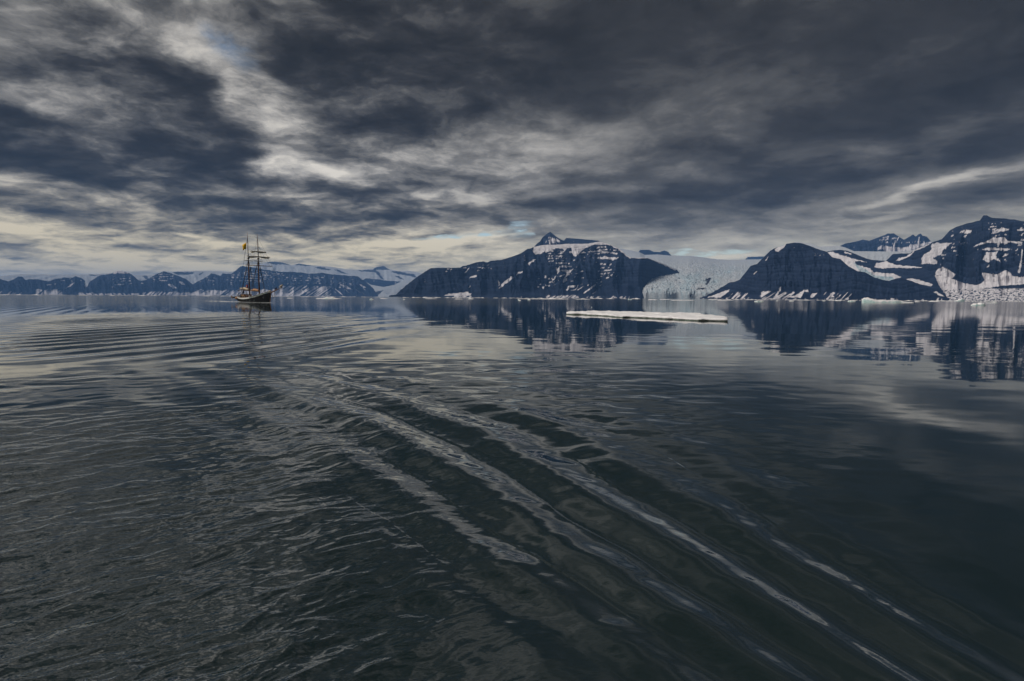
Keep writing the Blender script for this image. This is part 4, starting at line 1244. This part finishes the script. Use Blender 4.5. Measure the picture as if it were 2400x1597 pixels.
def ice_floe():
    top = zc([(155, 272), (330, 275), (420, 269), (500, 268), (700, 274), (840, 271), (960, 270), (1080, 279), (1250, 282), (1450, 285), (1640, 287), (1700, 290), (1760, 298), (1830, 310), (1890, 322), (2000, 330), (2090, 333), (2150, 338),
              (2178, 356), (2150, 366), (2040, 364), (1900, 360), (1780, 360), (1650, 353), (1560, 349), (1480, 343), (1390, 341), (1300, 336), (1120, 328), (950, 322), (860, 322), (780, 318), (740, 314), (700, 309), (580, 302), (450, 297), (330, 289), (240, 289), (155, 286)], 1300, 680, 5.357)
    T = 0.27
    pts = np.array([ground(a, b, T) for a, b in top])
    # resample the outline, roughen it
    cl = np.vstack([pts, pts[:1]])
    seg = np.hypot(*np.diff(cl, axis=0).T); cum = np.concatenate([[0], np.cumsum(seg)])
    n = 260
    q = np.linspace(0, cum[-1], n, endpoint=False)
    ox = np.interp(q, cum, cl[:, 0]); oy = np.interp(q, cum, cl[:, 1])
    ox = ox + 0.35 * fbm(q / 2.2, q * 0, 3, 5); oy = oy + 0.5 * fbm(q / 2.2, q * 0 + 9, 3, 6)
    # spine for inner rings
    cxs = ox; mid = np.interp(ox, *(lambda o: (np.sort(ox), 0 * ox))(0)) * 0
    c = np.array([ox.mean(), oy.mean()])
    xs_sorted = np.linspace(ox.min(), ox.max(), 60)
    cen = []
    for x in xs_sorted:
        d_ = np.abs(ox - x) < (ox.max() - ox.min()) / 30
        cen.append(0.5 * (oy[d_].min() + oy[d_].max()))
    sx = np.clip(ox, np.quantile(ox, 0.06), np.quantile(ox, 0.94))
    sy = np.interp(sx, xs_sorted, np.convolve(np.pad(cen, 3, mode='edge'), np.ones(7) / 7, 'valid'))
    rings = []
    prof = [(1.0, -0.5), (1.0, 0.02), (0.985, 0.10), (1.01, T * 0.62), (0.99, T * 0.95), (0.95, T + 0.03), (0.85, T + 0.05), (0.7, T + 0.08), (0.5, T + 0.10), (0.3, T + 0.12), (0.12, T + 0.12), (0.0, T + 0.12)]
    X = []; Y = []; Z = []
    for k_, z in prof:
        x = sx + (ox - sx) * k_; y = sy + (oy - sy) * k_
        zz = z + (0.20 * fbm(x / 1.2, y / 2.2, 4, 7) + 0.16 * fbm(x / 6, y / 8, 2, 8) if z > T * 0.9 else 0 * x + 0.05 * fbm(x / 1.0, y, 2, 3) * (z > 0))
        X.append(x); Y.append(y); Z.append(zz)
    # floe frame at its own centre
    X = np.array(X) - c[0]; Y = np.array(Y) - c[1]; Z = np.array(Z)
    m, nt, b = mat('floe_snow')
    o = nt.new('ShaderNodeTexCoord').outputs['Object']
    sp_ = nt.new('ShaderNodeSeparateXYZ'); nt.put(sp_.inputs[0], o)
    n1 = nt.noise(o, 0.7, 6.0, 0.6); n2 = nt.noise(o, 3.0, 5.0, 0.6)
    snow = nt.mix(nt.rng(n1, .35, .65), (0.80, 0.79, 0.80), (0.93, 0.92, 0.91))
    dark_edge = nt.mix(nt.rng(n2, .35, .65), (0.05, 0.07, 0.05), (0.16, 0.20, 0.17))
    hgt = nt.m('ADD', sp_.outputs[2], nt.m('MULTIPLY', nt.m('SUBTRACT', n1, 0.5), 0.25))
    nt.put(b.inputs['Base Color'], nt.mix(nt.rng(hgt, 0.06, 0.15), dark_edge, snow))  # floe colour turns darker and greener towards the waterline
    b.inputs['Roughness'].default_value = 0.75
    bp = nt.new('ShaderNodeBump'); bp.inputs['Strength'].default_value = 0.6; bp.inputs['Distance'].default_value = 0.08
    nt.put(bp.inputs['Height'], n2); nt.put(b.inputs['Normal'], bp.outputs[0])
    ob = grid_mesh('ice_floe', X.T, Y.T, Z.T, m, smooth=True)
    # close the loop
    ob.location = (c[0], c[1], 0)
    bpy.data.objects.remove(ob)
    Xr, Yr, Zr = X, Y, Z
    ob = grid_mesh('ice_floe', Xr, Yr, Zr, m, wrap=True)
    ob.location = (c[0], c[1], 0)
    tag(ob, 'long flat snow-covered ice floe with a dark undercut edge', 'ice floe')


ice_floe()
berg('iceberg', 'long low pale green iceberg with a raised knob at one end', 2020, 2141, 710.2, [8, 13.5, 12.5, 9, 7.5, 8, 7, 7, 8, 7.5, 6, 4, 3, 2.5, 1.5], seed=3, depth_ratio=0.25, nu=80)
berg('iceberg', 'small blue-white iceberg with a rounded twin hump and thin tail', 2276, 2309, 716.8, [1.5, 3, 6, 5, 4, 7.5, 8, 6, 3], seed=8, depth_ratio=0.4)
berg('iceberg', 'tilted blue ice slab pointing up out of the water', 2236, 2260, 706.8, [0.8, 2, 4, 6.5, 8.5, 4], seed=13, depth_ratio=0.3)
berg('ice_raft', 'thin blue-white ice raft drifting beside the twin-humped iceberg', 2312, 2337, 711.0, [0.8, 1.2, 1.0, 1.5, 2.4, 2.0], cat='ice floe', seed=17)
berg('growler', 'lone rounded white ice lump near the long low iceberg', 1987, 2005, 707.8, [1.5, 3.5, 4, 3, 1.5], cat='ice floe', seed=21, depth_ratio=0.5)
berg('growler', 'pale green ice lump off the foot of the rounded dark mountain', 1768, 1790, 708.2, [1.5, 3, 4.5, 3.6, 3.8, 2], cat='ice floe', seed=25, depth_ratio=0.4)
berg('ice_raft', 'flat ice raft with a raised white block on it', 740, 801, 700.6, [0.7, 1.2, 1.6, 2, 4.2, 3.6, 3.8, 1.6, 1, 0.7], cat='ice floe', seed=29, depth_ratio=0.3)
berg('growler', 'small white ice lump floating before the far glacier valley', 866, 876, 703.0, [1.2, 3, 3.4, 2, 1], cat='ice floe', seed=33, depth_ratio=0.6)
berg('ice_raft', 'long thin white ice raft below the cliffs with a small point', 1213, 1336, 701.4, [0.5, .8, 1, .8, 1, 1, 1.4, 1.0, 2.2, .9, 1.4, .8, .5], cat='ice floe', seed=37, depth_ratio=0.2, nu=70)
berg('ice_raft', 'shorter thin white ice raft beyond the end of the long raft', 1348, 1384, 702.0, [0.6, 1, 1.1, .8, .5], cat='ice floe', seed=41, depth_ratio=0.25)
rnd = random.Random(12)
for (x, y, w_, h_) in ((1218, 705.2, 7, 2.6), (1474, 702.9, 5, 3.4), (1479, 703.2, 4, 3), (947, 702.4, 6, 1.6), (1387, 721, 2.6, 1.6), (1346, 744, 2.0, 1.1), (1215, 703.6, 4, 2), (1671, 703.6, 8, 2), (1855, 706.6, 12, 2), (1931, 706.2, 7, 1.8), (1822, 706.0, 6, 1.6),
                       (1965, 705.8, 14, 1.6), (1530, 703.3, 24, 1.6), (1600, 704.4, 60, 1.4), (1075, 701.6, 20, 1.3), (1104, 701.4, 14, 2), (1010, 700.8, 30, 1), (1240, 703.8, 8, 3), (2190, 707.5, 26, 1.6), (2150, 708.2, 12, 1.8), (1700, 704.4, 40, 1.2), (1560, 702.6, 30, 1.2), (900, 700.4, 20, 1.1), (680, 699.6, 16, 1.2)):
    if y > 715: lab = 'tiny ice chip floating by the long flat floe'
    elif x < 1000: lab = 'scrap of white brash ice before the far glacier valley'
    elif x < 1500: lab = 'scrap of white brash ice under the cliffs of the snow-capped mountain'
    elif x < 1720: lab = 'scrap of white brash ice off the front of the big glacier'
    elif x < 2000: lab = 'scrap of white brash ice off the rounded dark mountain'
    else: lab = 'scrap of white brash ice between the long low iceberg and the tilted slab'
    berg('brash_ice', lab, x - w_ / 2, x + w_ / 2, y, [h_ * rnd.uniform(.3, .6), h_, h_ * rnd.uniform(.6, 1), h_ * .4], group=lab.replace('scrap', 'scraps').replace('chip', 'chips'), cat='ice floe', seed=rnd.randint(50, 900), nu=14, nv=8, depth_ratio=0.5)


def ice_foot(name, pts, wid, seed):
    """low bright shelf of shore ice along the foot of the cliffs"""
    p = np.array([ground(a, b) for a, b in pts])
    n = 260
    q = np.linspace(0, 1, n); k_ = np.linspace(0, 1, len(p))
    rr = np.interp(q, k_, np.hypot(p[:, 0], p[:, 1])); aa = np.interp(q, k_, np.arctan2(p[:, 0], p[:, 1]))
    rr = rr * (1 + 0.05 * fbm(q * 60, q * 0, 3, seed))
    w_ = wid * (0.5 + 0.9 * np.clip(0.5 + fbm(q * 30, q * 0 + 3, 3, seed + 1), 0, 1))
    h_ = 1.6 * np.clip(0.35 + 1.7 * fbm(q * 45, q * 0 + 5, 4, seed + 2), -0.2, 1.5)
    rows_ = [(-0.5, -0.5), (-0.5, 0.15), (-0.3, 1.0), (0.2, 1.0), (0.5, 0.2), (0.5, -0.5)]
    X = np.array([np.sin(aa) * (rr + a * w_) for a, b in rows_]); Y = np.array([np.cos(aa) * (rr + a * w_) for a, b in rows_])
    Z = np.array([np.where(b > 0, b * h_, b) for a, b in rows_])
    o = grid_mesh(name, X, Y, Z, M_BERG)
    tag(o, kind='structure')


ice_foot('shore_ice', [(940, 697.6), (1100, 698.6), (1300, 699.9), (1500, 701.2)], 60, 3)
ice_foot('shore_ice', [(1660, 702.7), (1800, 703.5), (2000, 704.8), (2230, 706.3)], 50, 7)
ice_foot('shore_ice', [(2230, 706.6), (2330, 707.2), (2480, 708.4)], 40, 9)
ice_foot('shore_ice', [(-200, 690.2), (100, 691.9), (400, 693.7), (700, 695.6), (900, 696.7)], 300, 11)

# ------------------------------------------------------------------ the blue air of the fjord
hz = MB().box((0, 0, 489), (60000, 60000, 992))
m_h = bpy.data.materials.new('haze')
m_h.use_nodes = True
nt = NT(m_h.node_tree)
nt.n.clear()
pv = nt.new('ShaderNodeVolumePrincipled')
pv.inputs['Color'].default_value = (0.22, 0.48, 1.0, 1)
pv.inputs['Density'].default_value = 4.2e-5
pv.inputs['Anisotropy'].default_value = 0.0
mo = nt.new('ShaderNodeOutputMaterial')
nt.l.new(pv.outputs[0], mo.inputs['Volume'])
ho = hz.build('haze', m_h)
tag(ho, kind='stuff')
